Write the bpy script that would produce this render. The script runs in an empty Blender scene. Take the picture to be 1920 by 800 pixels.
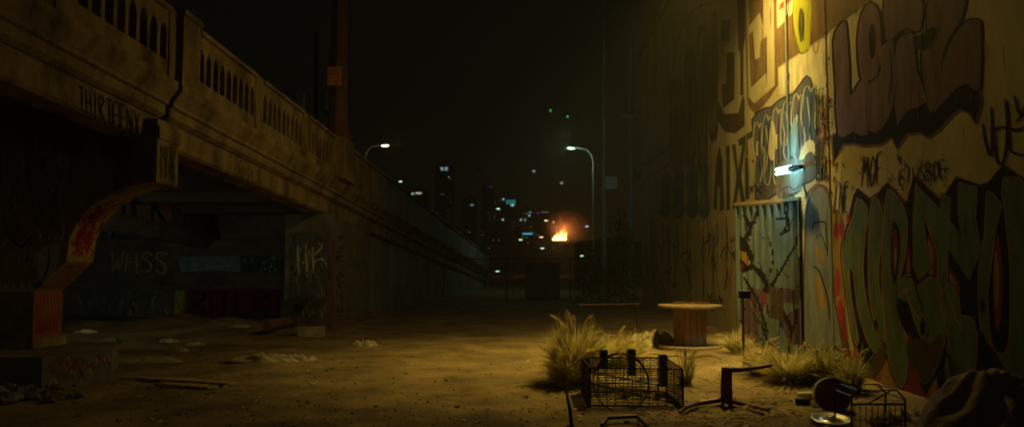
import bpy, math, random
from mathutils import Vector, noise
from mathutils.geometry import tessellate_polygon
random.seed(7)
PI = math.pi
SC = bpy.context.scene
COL = SC.collection

# ------------------------------------------------------------------ camera
EYE = 1.45
F = 1500.0                      # focal length in 1920-wide pixels
HOR = 503.0
pitch = math.atan((HOR - 400) / F)
cd = bpy.data.cameras.new('camera')
cam = bpy.data.objects.new('camera', cd); COL.objects.link(cam)
cam.location = (0, 0, EYE)
cam.rotation_euler = (PI / 2 + pitch, 0, 0)
cd.sensor_width = 36; cd.lens = F / 1920 * 36
cd.clip_start = 0.1; cd.clip_end = 4000
cd.dof.use_dof = True; cd.dof.focus_distance = 12.0; cd.dof.aperture_fstop = 1.7
SC.camera = cam

# ------------------------------------------------------------------ night sky
w = bpy.data.worlds.new('World'); SC.world = w; w.use_nodes = True
nt = w.node_tree; nt.nodes.clear()
out = nt.nodes.new('ShaderNodeOutputWorld'); bg = nt.nodes.new('ShaderNodeBackground')
tc = nt.nodes.new('ShaderNodeTexCoord'); sp = nt.nodes.new('ShaderNodeSeparateXYZ')
rp = nt.nodes.new('ShaderNodeValToRGB')
rp.color_ramp.elements[0].position = 0.0; rp.color_ramp.elements[0].color = (.0078, .0074, .0031, 1)
rp.color_ramp.elements[1].position = 0.42; rp.color_ramp.elements[1].color = (.0022, .0021, .0011, 1)
e = rp.color_ramp.elements.new(.16); e.color = (.0056, .0056, .0026, 1)
nt.links.new(tc.outputs['Generated'], sp.inputs[0]); nt.links.new(sp.outputs['Z'], rp.inputs[0])
nt.links.new(rp.outputs[0], bg.inputs[0]); bg.inputs[1].default_value = 1.0
nt.links.new(bg.outputs[0], out.inputs[0])

SC.render.engine = 'CYCLES'
SC.view_settings.view_transform = 'Standard'; SC.view_settings.look = 'None'
SC.view_settings.exposure = 0; SC.view_settings.gamma = 1
SC.cycles.use_denoising = True
SC.cycles.max_bounces = 6
SC.cycles.filter_width = 1.9
SC.cycles.sample_clamp_indirect = 2.0

def lamp(name, loc, power, color, radius=.1, kind='POINT', **kw):
    ld = bpy.data.lights.new(name, kind); ld.energy = power; ld.color = color
    ld.shadow_soft_size = radius
    for k, v in kw.items(): setattr(ld, k, v)
    o = bpy.data.objects.new(name, ld); COL.objects.link(o); o.location = loc
    return o
LAMP = Vector((3.35, 12.75, 7.15))
key = lamp('wall_lamp_light', LAMP, 430, (1.0, .66, .125), .12, 'SPOT', spot_size=math.radians(146), spot_blend=1.0)
key.rotation_euler = (Vector((0.4, 14.8, 0.0)) - LAMP).to_track_quat('-Z', 'Y').to_euler()
pool = lamp('wall_lamp_pool_light', LAMP + Vector((-.05, 0, -.03)), 2500, (1.0, .70, .12), .12, 'SPOT', spot_size=math.radians(80), spot_blend=1.0)
pool.rotation_euler = (Vector((1.9, 12.8, 0.0)) - LAMP).to_track_quat('-Z', 'Y').to_euler()
lamp('wall_lamp_spill_light', LAMP + Vector((.1, .1, .0)), 420, (1.0, .70, .15), .12, 'SPOT', spot_size=math.radians(160), spot_blend=1.0).rotation_euler = (Vector((4.5, 10.6, 5.0)) - LAMP).to_track_quat('-Z', 'Y').to_euler()
wash = lamp('wall_lamp_wash_light', LAMP + Vector((.03, 0, 0)), 760, (1.0, .70, .16), .12, 'SPOT', spot_size=math.radians(112), spot_blend=1.0)
wash.rotation_euler = (Vector((4.6, 14.0, 4.4)) - LAMP).to_track_quat('-Z', 'Y').to_euler()
# added fill lamps without fixtures, behind the camera and under the deck
lamp('rear_fill_light', (-7, -4, 5.0), 80, (1.0, .78, .40), .8)
lamp('underpass_fill_light', (-7.9, 12.0, 1.6), 60, (.95, 1.0, .62), .5, 'SPOT', spot_size=math.radians(95), spot_blend=1.0).rotation_euler = Vector((-.04, 1, .03)).to_track_quat('-Z', 'Y').to_euler()
# street lamps of the place
lamp('street_light_glow', (3.3, 49.3, 8.9), 190, (.62, 1.0, .72), .3)
lamp('bridge_light_glow', (-7.6, 49.8, 9.1), 60, (1.0, .5, .3), .3)

# ------------------------------------------------------------------ pixel rays (1920 x 800) to places in the world
fw = Vector((0, math.cos(pitch), math.sin(pitch))); up = Vector((0, -math.sin(pitch), math.cos(pitch)))
O = Vector((0, 0, EYE))
def ray(x, y): return Vector(((x - 960) / F, 0, 0)) + up * ((400 - y) / F) + fw
def at(x, y, Y):
    d = ray(x, y); return O + d * (Y / d.y)
def onplane(x, y, p, n):
    d = ray(x, y); return O + d * ((p - O).dot(n) / d.dot(n))
def ground(x, y, z=0.0):
    d = ray(x, y); return O + d * ((z - EYE) / d.z)
# right building face: X = 4.2 + .0267 Y
WD = Vector((.0267, 1, 0)).normalized(); WN = Vector((-1, .0267, 0)).normalized(); WP = Vector((4.2, 0, 0))
def wall(x, y, off=0.0): return onplane(x, y, WP + WN * off, WN)
def wallat(Y, z, off=0.0): 
    p = WP + WD * (Y / WD.y) + WN * off; p.z = z; return p
# bridge side face
BX0, BSL, RA, RS = -5.615, .0633, 5.02, -.056
BD = Vector((BSL, 1, 0)).normalized(); BN = Vector((1, -BSL, 0)).normalized()
def rail(Y): return RA + RS * (Y - 11.3)
def B(Y, off, o=0.0): return Vector((BX0 + BSL * Y + o, Y, rail(Y) + off))
def fas(x, y, o=0.0): return onplane(x, y, Vector((BX0 + o, 0, 0)), BN)

# ------------------------------------------------------------------ materials
def mat(name, c, rough=.85, var=.25, scale=3.0, bump=.0, bscale=40.0, metal=0.0, c2=None, stretch=(1, 1, 1), emit=None, es=0, spec=.3):
    m = bpy.data.materials.new(name); m.use_nodes = True
    n = m.node_tree; b = n.nodes['Principled BSDF']
    b.inputs['Roughness'].default_value = rough; b.inputs['Metallic'].default_value = metal
    b.inputs['Specular IOR Level'].default_value = spec
    if emit:
        b.inputs['Emission Color'].default_value = (*emit, 1); b.inputs['Emission Strength'].default_value = es
    if var > 0:
        t = n.nodes.new('ShaderNodeTexCoord'); mp = n.nodes.new('ShaderNodeMapping'); mp.inputs['Scale'].default_value = stretch
        n.links.new(t.outputs['Object'], mp.inputs[0])
        nz = n.nodes.new('ShaderNodeTexNoise'); nz.inputs['Scale'].default_value = scale; nz.inputs['Detail'].default_value = 8; nz.inputs['Roughness'].default_value = .65
        n.links.new(mp.outputs[0], nz.inputs['Vector'])
        cr = n.nodes.new('ShaderNodeValToRGB')
        a = [max(0, v * (1 - var)) for v in c]; d = [min(1, v * (1 + var * .6)) for v in c] if c2 is None else c2
        cr.color_ramp.elements[0].position = .36; cr.color_ramp.elements[0].color = (*a, 1)
        cr.color_ramp.elements[1].position = .66; cr.color_ramp.elements[1].color = (*d, 1)
        n.links.new(nz.outputs['Fac'], cr.inputs[0]); n.links.new(cr.outputs[0], b.inputs['Base Color'])
    else:
        b.inputs['Base Color'].default_value = (*c, 1)
    if bump > 0:
        t2 = n.nodes.new('ShaderNodeTexCoord')
        nb = n.nodes.new('ShaderNodeTexNoise'); nb.inputs['Scale'].default_value = bscale; nb.inputs['Detail'].default_value = 6
        n.links.new(t2.outputs['Object'], nb.inputs['Vector'])
        bp = n.nodes.new('ShaderNodeBump'); bp.inputs['Strength'].default_value = bump; bp.inputs['Distance'].default_value = .03
        n.links.new(nb.outputs['Fac'], bp.inputs['Height']); n.links.new(bp.outputs[0], b.inputs['Normal'])
    return m
def glow(name, c, s):
    m = bpy.data.materials.new(name); m.use_nodes = True; n = m.node_tree; n.nodes.clear()
    o = n.nodes.new('ShaderNodeOutputMaterial'); e = n.nodes.new('ShaderNodeEmission')
    e.inputs[0].default_value = (*c, 1); e.inputs[1].default_value = s; n.links.new(e.outputs[0], o.inputs[0]); return m
def paint(name, c, var=.3): return mat('paint_' + name, c, .8, var, 5, .05, 60, stretch=(1, 1, .35), spec=.08)

M = dict(
    dirt=mat('dirt', (.22, .155, .075), .97, .5, 1.1, .75, 38, c2=(.29, .21, .105)),
    plaster=mat('plaster', (.46, .39, .23), .9, .25, 1.6, .07, 35, stretch=(1, 1, .4)),
    plaster_dim=mat('faded_ochre_paint', (.24, .17, .08), .9, .3, 3, spec=.1),
    concrete=mat('concrete', (.20, .145, .062), .9, .5, 2.2, .5, 25, stretch=(1, 1, .4), c2=(.34, .245, .11), spec=.1),
    concrete_pale=mat('concrete_pale', (.22, .22, .22), .9, .5, 2.0, .3, 25, stretch=(1, .3, .25)),
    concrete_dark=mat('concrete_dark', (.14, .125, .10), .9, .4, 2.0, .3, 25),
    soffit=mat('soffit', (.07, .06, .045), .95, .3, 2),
    wood=mat('wood', (.27, .15, .06), .8, .4, 4, .3, 30, stretch=(6, 6, .6)),
    spool_top=mat('weathered_plywood', (.22, .15, .07), .85, .4, 5, .2, 40),
    board=mat('board', (.36, .26, .14), .85, .4, 4, .3, 40, stretch=(1, 6, 6)),
    pole=mat('pole_concrete', (.14, .07, .035), .85, .3, 3, .2, 30),
    black=mat('black_metal', (.012, .011, .012), .45, .3, 8, metal=.4),
    maroon=mat('maroon_metal', (.10, .012, .016), .4, .3, 8, metal=.2, spec=.5),
    steel=mat('corrugated_steel', (.15, .195, .20), .55, .35, 4, .1, 40, metal=.2, stretch=(1, 1, .3)),
    steel_purple=mat('paint_plum', (.10, .055, .085), .6, .35, 4),
    straw=mat('straw', (.66, .55, .24), .9, .35, 6),
    plume=mat('plume', (.62, .52, .34), .95, .3, 10),
    greengrass=mat('green_grass', (.26, .26, .09), .9, .35, 6),
    plastic=mat('plastic_sheet', (.42, .38, .27), .45, .4, 6, .3, 12, spec=.6),
    plastic_dusty=mat('dusty_plastic', (.20, .17, .10), .5, .5, 7, .3, 12, spec=.5),
    white=mat('white_plastic', (.6, .58, .5), .5, .25, 8),
    cloth=mat('dusty_cloth', (.40, .34, .22), .9, .45, 5, .4, 14),
    tarp=mat('tarp', (.13, .08, .05), .75, .4, 4, .7, 16),
    rock=mat('rubble_stone', (.16, .13, .09), .95, .5, 5, .4, 20),
    rust=mat('rust', (.17, .07, .03), .8, .5, 8, .3, 40),
    chrome=mat('dull_chrome', (.5, .47, .40), .3, .2, 6, metal=.9),
    dark=mat('dark_wall', (.045, .04, .03), .9, .4, 1.5),
    city=mat('city_wall', (.03, .032, .03), .9, .4, .1),
    leaf=mat('dark_leaf', (.05, .06, .03), .9, .4, 5),
    galv=mat('galvanised', (.32, .34, .33), .5, .2, 6, metal=.5),
    orange=mat('orange_plastic', (.7, .16, .04), .6, .2, 6),
    signp=mat('sign_face', (.62, .26, .17), .6, .25, 5),
)
for k_ in ('straw', 'greengrass', 'plume'):      # thin blades let light through
    n_ = M[k_].node_tree; b_ = n_.nodes['Principled BSDF']; o_ = n_.nodes['Material Output']
    tr_ = n_.nodes.new('ShaderNodeBsdfTranslucent'); mx_ = n_.nodes.new('ShaderNodeMixShader'); mx_.inputs[0].default_value = .42
    n_.links.new(b_.inputs['Base Color'].links[0].from_socket, tr_.inputs[0]); n_.links.new(b_.outputs[0], mx_.inputs[1]); n_.links.new(tr_.outputs[0], mx_.inputs[2]); n_.links.new(mx_.outputs[0], o_.inputs['Surface'])
def P(n, *c):
    if 'p_' + n not in M: M['p_' + n] = paint(n, c)
    return 'p_' + n
BLK = P('black', .014, .013, .013); BRN = P('brown', .17, .11, .055); BRD = P('dark_brown', .085, .055, .03)
PUR = P('purple', .17, .105, .125); GRN = P('green', .11, .15, .085); RED = P('red', .22, .035, .035)
ORG = P('salmon', .30, .10, .055); DRD = P('dark_red', .20, .012, .012); YEL = P('yellow', .30, .19, .055); PNK = P('pink', .36, .17, .11)
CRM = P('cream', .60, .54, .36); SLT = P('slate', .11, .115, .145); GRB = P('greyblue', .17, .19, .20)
OLV = P('olive', .33, .33, .03); DOL = P('dark_olive', .055, .06, .025); CYN = P('cyan', .20, .33, .36)
MAG = P('magenta', .34, .04, .08); WHT = P('white', .45, .44, .38); TEAL = P('teal', .05, .10, .11); OCH = P('ochre', .40, .25, .085)
CRIM = P('crimson', .15, .012, .03); BLU = P('blue', .06, .10, .16)

# ------------------------------------------------------------------ building helpers
def tagit(o, label=None, cat=None, group=None, kind=None):
    if label: o['label'] = label
    if cat: o['category'] = cat
    if group: o['group'] = group
    if kind: o['kind'] = kind
    return o
def thing(name, label, cat, loc=(0, 0, 0), group=None):
    o = bpy.data.objects.new(name, None); COL.objects.link(o); o.location = loc; o.empty_display_size = .1
    return tagit(o, label, cat, group)
def wloc(o):
    v = Vector((0, 0, 0))
    while o is not None: v += o.location; o = o.parent
    return v
class MB:
    def __init__(s): s.v = []; s.f = []; s.m = []
    def add(s, vs, fs, mi=0):
        b = len(s.v); s.v += [tuple(v) for v in vs]; s.f += [tuple(b + i for i in f) for f in fs]; s.m += [mi] * len(fs); return s
    def box(s, lo, hi, mi=0, fn=None):
        x0, y0, z0 = lo; x1, y1, z1 = hi
        vs = [Vector(p) for p in ((x0, y0, z0), (x1, y0, z0), (x1, y1, z0), (x0, y1, z0), (x0, y0, z1), (x1, y0, z1), (x1, y1, z1), (x0, y1, z1))]
        if fn: vs = [fn(v) for v in vs]
        return s.add(vs, [(0, 3, 2, 1), (4, 5, 6, 7), (0, 1, 5, 4), (1, 2, 6, 5), (2, 3, 7, 6), (3, 0, 4, 7)], mi)
    def rbox(s, c, size, rz=0, rx=0, ry=0, mi=0):
        from mathutils import Euler
        R = Euler((rx, ry, rz)).to_matrix(); c = Vector(c); h = Vector(size) / 2
        return s.box(-h, h, mi, lambda v: c + R @ v)
    def tube(s, pts, r, n=6, mi=0, cap=True):
        pts = [Vector(p) for p in pts]; rs = r if isinstance(r, (list, tuple)) else [r] * len(pts)
        vs = []; ref = None
        for i, p in enumerate(pts):
            d = (pts[min(i + 1, len(pts) - 1)] - pts[max(i - 1, 0)]).normalized()
            if ref is None: ref = Vector((0, 0, 1)) if abs(d.z) < .9 else Vector((1, 0, 0))
            a = d.cross(ref).normalized(); b = d.cross(a)
            for k in range(n):
                t = 2 * PI * k / n; vs.append(p + (a * math.cos(t) + b * math.sin(t)) * rs[i])
        fs = [(i * n + k, i * n + (k + 1) % n, (i + 1) * n + (k + 1) % n, (i + 1) * n + k) for i in range(len(pts) - 1) for k in range(n)]
        if cap: fs += [tuple(range(n)), tuple(range((len(pts) - 1) * n, len(pts) * n))]
        return s.add(vs, fs, mi)
    def lathe(s, c, prof, n=32, mi=0, axis=None):
        c = Vector(c); vs = []
        if axis is None: X, Y, Z = Vector((1, 0, 0)), Vector((0, 1, 0)), Vector((0, 0, 1))
        else:
            Z = Vector(axis).normalized(); X = Z.orthogonal().normalized(); Y = Z.cross(X)
        for r, h in prof:
            for k in range(n): t = 2 * PI * k / n; vs.append(c + (X * math.cos(t) + Y * math.sin(t)) * r + Z * h)
        fs = [(i * n + k, i * n + (k + 1) % n, (i + 1) * n + (k + 1) % n, (i + 1) * n + k) for i in range(len(prof) - 1) for k in range(n)]
        return s.add(vs, fs, mi)
    def prism(s, poly, fa, fb, mi=0):      # 2-D outline, two mappings for its two faces
        tr = tessellate_polygon([[Vector((x, y, 0)) for x, y in poly]]); n = len(poly)
        vs = [fa(x, y) for x, y in poly] + [fb(x, y) for x, y in poly]
        fs = [tuple(t) for t in tr] + [tuple(i + n for i in reversed(t)) for t in tr] + [(i, (i + 1) % n, (i + 1) % n + n, i + n) for i in range(n)]
        return s.add(vs, fs, mi)
    def blob(s, c, r, seed=0, mi=0, rings=8, n=12, amp=.35, fr=1.4):
        c = Vector(c); r = Vector(r) if not isinstance(r, (int, float)) else Vector((r, r, r)); vs = []
        for i in range(rings + 1):
            ph = PI * i / rings
            for k in range(n):
                t = 2 * PI * k / n; d = Vector((math.sin(ph) * math.cos(t), math.sin(ph) * math.sin(t), math.cos(ph)))
                q = 1 + amp * noise.noise(d * fr + Vector((seed * 3.7, seed, 0)))
                vs.append(c + Vector((d.x * r.x, d.y * r.y, d.z * r.z)) * q)
        fs = [(i * n + k, (i + 1) * n + k, (i + 1) * n + (k + 1) % n, i * n + (k + 1) % n) for i in range(rings) for k in range(n)]
        return s.add(vs, fs, mi)
    def build(s, name, mats, parent=None, smooth=False, **kw):
        if not isinstance(mats, (list, tuple)): mats = [mats]
        off = wloc(parent) if parent else Vector((0, 0, 0))
        me = bpy.data.meshes.new(name); me.from_pydata([(v[0] - off.x, v[1] - off.y, v[2] - off.z) for v in s.v], [], s.f)
        for m in mats: me.materials.append(M[m] if isinstance(m, str) else m)
        me.polygons.foreach_set('material_index', s.m)
        if smooth: me.polygons.foreach_set('use_smooth', [True] * len(s.f))
        me.validate(); me.update()
        o = bpy.data.objects.new(name, me); COL.objects.link(o)
        if parent: o.parent = parent
        return tagit(o, **kw) if kw else o
def cm(pts, closed=True, n=4):             # Catmull-Rom smoothing of a traced outline
    L = len(pts); out = []
    rng = range(L) if closed else range(L - 1)
    for i in rng:
        g = (lambda k: pts[k % L]) if closed else (lambda k: pts[max(0, min(L - 1, k))])
        p0, p1, p2, p3 = g(i - 1), g(i), g(i + 1), g(i + 2)
        for j in range(n):
            t = j / n
            out.append(tuple(.5 * ((2 * b) + (c - a) * t + (2 * a - 5 * b + 4 * c - d) * t * t + (-a + 3 * b - 3 * c + d) * t ** 3) for a, b, c, d in zip(p0, p1, p2, p3)))
    if not closed: out.append(pts[-1])
    return out
class Paint:
    """spray paint lying on a surface: each colour field is a sheet a few mm above the one below"""
    def __init__(s, fn, step=.003): s.fn = fn; s.mb = MB(); s.mats = []; s.step = step; s.k = 0
    def mi(s, m):
        if m not in s.mats: s.mats.append(m)
        return s.mats.index(m)
    def off(s, layer): 
        s.k += 1
        return .0015 + .0005 * layer + .000008 * s.k
    def poly(s, pts, m, layer=0, smooth=3):
        if smooth: pts = cm(pts, True, smooth)
        o = s.off(layer); tr = tessellate_polygon([[Vector((x, y, 0)) for x, y in pts]])
        s.mb.add([s.fn(x, y, o) for x, y in pts], [tuple(t) for t in tr], s.mi(m))
    def line(s, pts, wd, m, layer=1, smooth=3, closed=False):
        if smooth: pts = cm(pts, closed, smooth)
        if closed: pts = list(pts) + [pts[0], pts[1]]
        o = s.off(layer); vs = []; n = len(pts)
        for i, (x, y) in enumerate(pts):
            a = pts[max(0, i - 1)]; b = pts[min(n - 1, i + 1)]; dx, dy = b[0] - a[0], b[1] - a[1]; L = math.hypot(dx, dy) or 1
            q = wd / 2 * (1 if closed else (.55 + .45 * min(1, 4 * min(i, n - 1 - i) / n + .1)))
            vs += [s.fn(x - dy / L * q, y + dx / L * q, o), s.fn(x + dy / L * q, y - dx / L * q, o)]
        s.mb.add(vs, [(2 * i, 2 * i + 1, 2 * i + 3, 2 * i + 2) for i in range(n - 1)], s.mi(m))
    def letter(s, pts, fill, outline=BLK, wd=6, layer=1, inner=None, smooth=3):
        s.line(pts, wd, outline, layer, smooth, True); s.poly(pts, fill, layer + 1, smooth)
        if inner: s.line([( x * .985 + sum(p[0] for p in pts) / len(pts) * .015, y * .985 + sum(p[1] for p in pts) / len(pts) * .015) for x, y in pts], 1.6, inner, layer + 2, smooth, True)
    def ellipse(s, x, y, a, b, m, layer=1): s.poly([(x + a * math.cos(t * PI / 6), y + b * math.sin(t * PI / 6)) for t in range(12)], m, layer, 0)
    def text(s, txt, q, wd, m, layer=3, jit=.06):     # q: four pixel corners, bottom-left, bottom-right, top-right, top-left
        n = len(txt)
        for i, ch in enumerate(txt):
            for st in FONT.get(ch, []):
                pl = []
                for (u, v) in st:
                    U = (i + .1 + .78 * u + random.uniform(-jit, jit)) / n; V = v + random.uniform(-jit, jit)
                    bx = q[0][0] * (1 - U) + q[1][0] * U; by = q[0][1] * (1 - U) + q[1][1] * U
                    tx = q[3][0] * (1 - U) + q[2][0] * U; ty = q[3][1] * (1 - U) + q[2][1] * U
                    pl.append((bx * (1 - V) + tx * V, by * (1 - V) + ty * V))
                s.line(pl, wd, m, layer, 2)
    def build(s, name, parent, **kw): return s.mb.build(name, s.mats, parent, **kw)
FONT = {
    'A': [[(0, 0), (.2, .5), (.5, 1), (.75, .5), (1, 0)], [(.15, .4), (.85, .4)]], 'B': [[(0, 0), (0, 1), (.8, .8), (.1, .5), (1, .25), (0, 0)]],
    'C': [[(1, .9), (.3, 1), (0, .5), (.3, 0), (1, .1)]], 'D': [[(0, 0), (0, 1), (.9, .7), (.9, .3), (0, 0)]],
    'E': [[(1, 1), (0, .95), (0, 0), (1, 0)], [(0, .5), (.8, .5)]], 'F': [[(1, 1), (0, .95), (0, 0)], [(0, .5), (.7, .55)]],
    'G': [[(1, .9), (.3, 1), (0, .5), (.3, 0), (1, .1), (1, .5), (.5, .5)]], 'H': [[(0, 0), (0, 1)], [(.9, 0), (.9, 1)], [(0, .5), (.9, .55)]],
    'I': [[(.4, -.05), (.5, 1.05)]], 'J': [[(.8, 1), (.8, .2), (.4, 0), (0, .3)]], 'K': [[(0, 0), (0, 1)], [(.9, 1), (.1, .5), (1, 0)]],
    'L': [[(.2, 1), (.1, 0), (1, .05)]], 'M': [[(0, 0), (.1, 1), (.5, .4), (.85, 1), (1, 0)]], 'N': [[(0, 0), (.05, 1), (.85, 0), (.9, 1)]],
    'O': [[(.5, 1), (0, .6), (.3, 0), (.9, .3), (.9, .8), (.5, 1), (.3, .95)]], 'P': [[(0, 0), (0, 1), (.9, .8), (.1, .5)]],
    'R': [[(0, 0), (0, 1), (.9, .8), (.1, .5), (1, 0)]], 'S': [[(1, .9), (.3, 1), (.1, .7), (.8, .4), (.7, 0), (0, .1)]],
    'T': [[(0, .95), (1, 1)], [(.5, 1), (.5, 0)]], 'U': [[(0, 1), (.05, .2), (.5, 0), (.9, .2), (.95, 1)]], 'V': [[(0, 1), (.5, 0), (1, 1)]],
    'W': [[(0, 1), (.2, 0), (.5, .7), (.75, 0), (1, 1)]], 'X': [[(0, 0), (1, 1)], [(0, 1), (1, 0)]], 'Y': [[(0, 1), (.5, .5), (1, 1)], [(.5, .5), (.4, 0)]],
    'Z': [[(0, 1), (1, .95), (0, 0), (1, .05)]], '1': [[(.2, .8), (.5, 1), (.5, 0)]], '9': [[(.9, .7), (.2, .6), (.3, 1), (.9, .9), (.7, 0)]],
    '7': [[(0, 1), (1, 1), (.4, 0)]], '6': [[(.9, 1), (.1, .5), (.3, 0), (.9, .2), (.6, .5), (.1, .3)]],
}
def sheet(name, c, rx, ry, h, seed, m, parent=None, nx=26, ny=20, sharp=2.2, k1=.8, k2=.35, base=.45, fpow=.5, folds=0, **kw):   # crumpled cloth or plastic lying on the ground
    mb = MB(); vs = []; c = Vector(c)
    for j in range(ny + 1):
        for i in range(nx + 1):
            u = i / nx * 2 - 1; v = j / ny * 2 - 1; rr = math.sqrt(u * u + v * v)
            uu = u * math.sqrt(1 - v * v / 2); vv = v * math.sqrt(1 - u * u / 2)
            q = 1 + .3 * noise.noise(Vector((uu * 1.3, vv * 1.3, seed)))
            fall = max(0, 1 - (uu * uu + vv * vv)) ** fpow * (1 + folds * math.sin(math.atan2(vv, uu) * 11 + 3 * noise.noise(Vector((uu, vv, seed))) * 3) * rr)
            z = fall * h * (base + k1 * abs(noise.noise(Vector((uu * sharp, vv * sharp, seed + 5)))) + k2 * noise.noise(Vector((uu * sharp * 3, vv * sharp * 3, seed))))
            vs.append(c + Vector((uu * rx * q, vv * ry * q, max(-.02, z) - .005)))
    fs = [(j * (nx + 1) + i, j * (nx + 1) + i + 1, (j + 1) * (nx + 1) + i + 1, (j + 1) * (nx + 1) + i) for j in range(ny) for i in range(nx)]
    mb.add(vs, fs); return mb.build(name, m, parent, smooth=True, **kw)

# ------------------------------------------------------------------ ground
def gz(x, y):
    z = .035 * noise.noise(Vector((x * .5, y * .5, 0))) + .018 * noise.noise(Vector((x * 1.7, y * 1.7, 3))) + .01 * noise.noise(Vector((x * 5, y * 5, 7)))
    if x < -3.5:
        t = min(1, (-3.5 - x) / 2.5); u = max(0, min(1, (y - 14.5) / 4)); z += .22 * t * u * (1 + .6 * noise.noise(Vector((x, y, 9))))
    if 3.0 < x < 5 and y < 30: z += .05 * (x - 3.0)
    return z
def G(x, y):
    p = ground(x, y); 
    for _ in range(3): p = ground(x, y, gz(p.x, p.y))
    return p
def axis(a, b, st, far, g=1.25):
    c = []; x = a
    while x < b: c.append(x); x += st
    s = st; x = b
    while x < far[1]: c.append(x); s *= g; x += s
    c.append(far[1]); s = st * 1.0; x = a; L = []
    while x > far[0]: s *= g; x -= s; L.append(max(x, far[0]))
    return sorted(set(L + c))
xs = axis(-8, 5.2, .06, (-1500, 1500)); ys = axis(6.3, 17, .07, (-60, 3000), 1.06)
mb = MB(); nx, ny = len(xs), len(ys)
def micro(x, y): return .006 * noise.noise(Vector((x * 5, y * 7, 1))) + .007 * noise.noise(Vector((x * 16, y * 16, 2))) + .012 * max(0, noise.noise(Vector((x * 3.1, y * 2.3, 5))) - .25) if (-9 < x < 6 and 5 < y < 24) else 0
mb.add([(x, y, (gz(x, y) + micro(x, y)) if abs(x) < 40 and y < 80 else 0) for y in ys for x in xs], [(j * nx + i, j * nx + i + 1, (j + 1) * nx + i + 1, (j + 1) * nx + i) for j in range(ny - 1) for i in range(nx - 1)])
mb.build('ground', 'dirt', smooth=True, kind='structure')

# ------------------------------------------------------------------ right building
bld = thing('graffiti_building', 'tall plaster warehouse covered in murals and graffiti beside the dirt lot', 'building', (4.5, 14, 0))
HB = 9.6; Y0, Y1 = -6, 31.0
def wb(v): p = WP + WD * v.y - WN * v.x; p.z = v.z; return p        # x = depth into the building
bwall = MB().box((0, Y0, -.3), (9, Y1, HB), fn=wb).build('wall', 'plaster', bld)
MB().box((-.06, Y0 - .05, HB), (9.1, Y1 + .06, HB + .18), fn=wb).build('roof_coping', 'concrete', bld)
# vertical expansion seam and conduit on the face
for Yc in (11.25, 19.6): MB().tube([wallat(Yc, .1, .006), wallat(Yc, HB - .2, .006)], .010, 5).build('wall_joint', 'concrete_dark', bld)
mb = MB(); mb.tube([wallat(12.95, 3.2, .03), wallat(12.95, HB - .2, .03)], .02, 6)
for z in (3.6, 4.6, 5.6, 6.6): mb.box((-.035, 12.9, z), (0.004, 13.0, z + .03), fn=wb)
mb.build('conduit', 'galv', bld)

g = Paint(wall)
# --- big block lettering, top
for pts in ([(1403, -20), (1431, -20), (1431, 50), (1424, 24), (1404, 50)], [(1404, 66), (1412, 58), (1416, 112), (1425, 108), (1426, 78), (1438, 68), (1438, 135), (1408, 165)],
            [(1450, -20), (1456, -20), (1459, 160), (1440, 188), (1416, 216), (1402, 196), (1400, 180), (1415, 194), (1453, 160)]):
    g.poly(pts, BRN, 1, 0)
g.line([(1397, -20), (1399, 60), (1402, 190)], 4, BRN, 1, 0)
for pts in ([(1353, 38), (1369, 36), (1367, 80), (1352, 78)], [(1367, 98), (1377, 98), (1377, 186), (1355, 204), (1353, 160), (1361, 156), (1363, 100)],
            [(1344, 186), (1350, 196), (1358, 214), (1384, 212), (1392, 180), (1396, 186), (1396, 236), (1378, 250), (1358, 247), (1346, 226)], [(1380, -20), (1396, -20), (1397, 70), (1392, 110), (1384, 92), (1383, 20)],
            [(1388, 100), (1394, 100), (1394, 178), (1388, 180)]):
    g.poly(pts, BRD, 1, 0)
for (xa, xb, ya, yb) in ((1256, 1280, 150, 322), (1283, 1304, 96, 310), (1307, 1326, 52, 318), (1329, 1345, 28, 262)):
    w_ = xb - xa
    g.poly([(xa, ya + 22), (xa + w_ * .4, ya), (xb, ya + 6), (xb + 1, yb - 20), (xa + w_ * .6, yb), (xa + 1, yb - 10)], BRD, 1, 2)
    g.poly([(xa + w_ * .14, ya + 30), (xa + w_ * .42, ya + 14), (xb - w_ * .12, ya + 20), (xb - w_ * .1, yb - 34), (xa + w_ * .5, yb - 16), (xa + w_ * .16, yb - 26)], 'plaster_dim', 2, 2)
    g.poly([(xa + w_ * .38, ya + 56), (xb - w_ * .34, ya + 44), (xb - w_ * .33, yb - 72), (xa + w_ * .4, yb - 56)], BRD, 3, 0)
g.line([(1262, 130), (1275, 60), (1300, 20), (1330, 6)], 6, BRD, 2)
g.line([(1195, 320), (1240, 288), (1262, 262)], 7, BRD, 2); g.line([(1195, 342), (1242, 318), (1262, 300)], 4, BRN, 2)
# --- diagonal bands and the olive oval
g.poly([(1457, -20), (1492, -20), (1486, 24), (1457, 52)], CRM, 1, 0); g.poly([(1459, 22), (1462, 8), (1482, -6), (1484, 2)], ORG, 2, 0)
g.poly([(1457, 55), (1486, 25), (1492, -20), (1665, -20), (1622, 10), (1560, 56), (1520, 86), (1459, 126)], BRN, 1, 0)
g.poly([(1459, 130), (1520, 90), (1556, 64), (1553, 150), (1551, 215), (1530, 160), (1514, 142), (1498, 162), (1470, 178), (1462, 176)], CRM, 1, 0)
g.poly([(1489, -20), (1485, 30), (1489, 72), (1497, 97), (1503, 102), (1510, 95), (1517, 95), (1521, 50), (1521, -20)], OLV, 3, 0)
g.poly([(1499, 20), (1504, 18), (1508, 45), (1506, 70), (1501, 80), (1497, 50)], DOL, 4); g.line([(1488, 0), (1486, 40), (1493, 80), (1502, 101), (1516, 94)], 2, DOL, 4)
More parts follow.
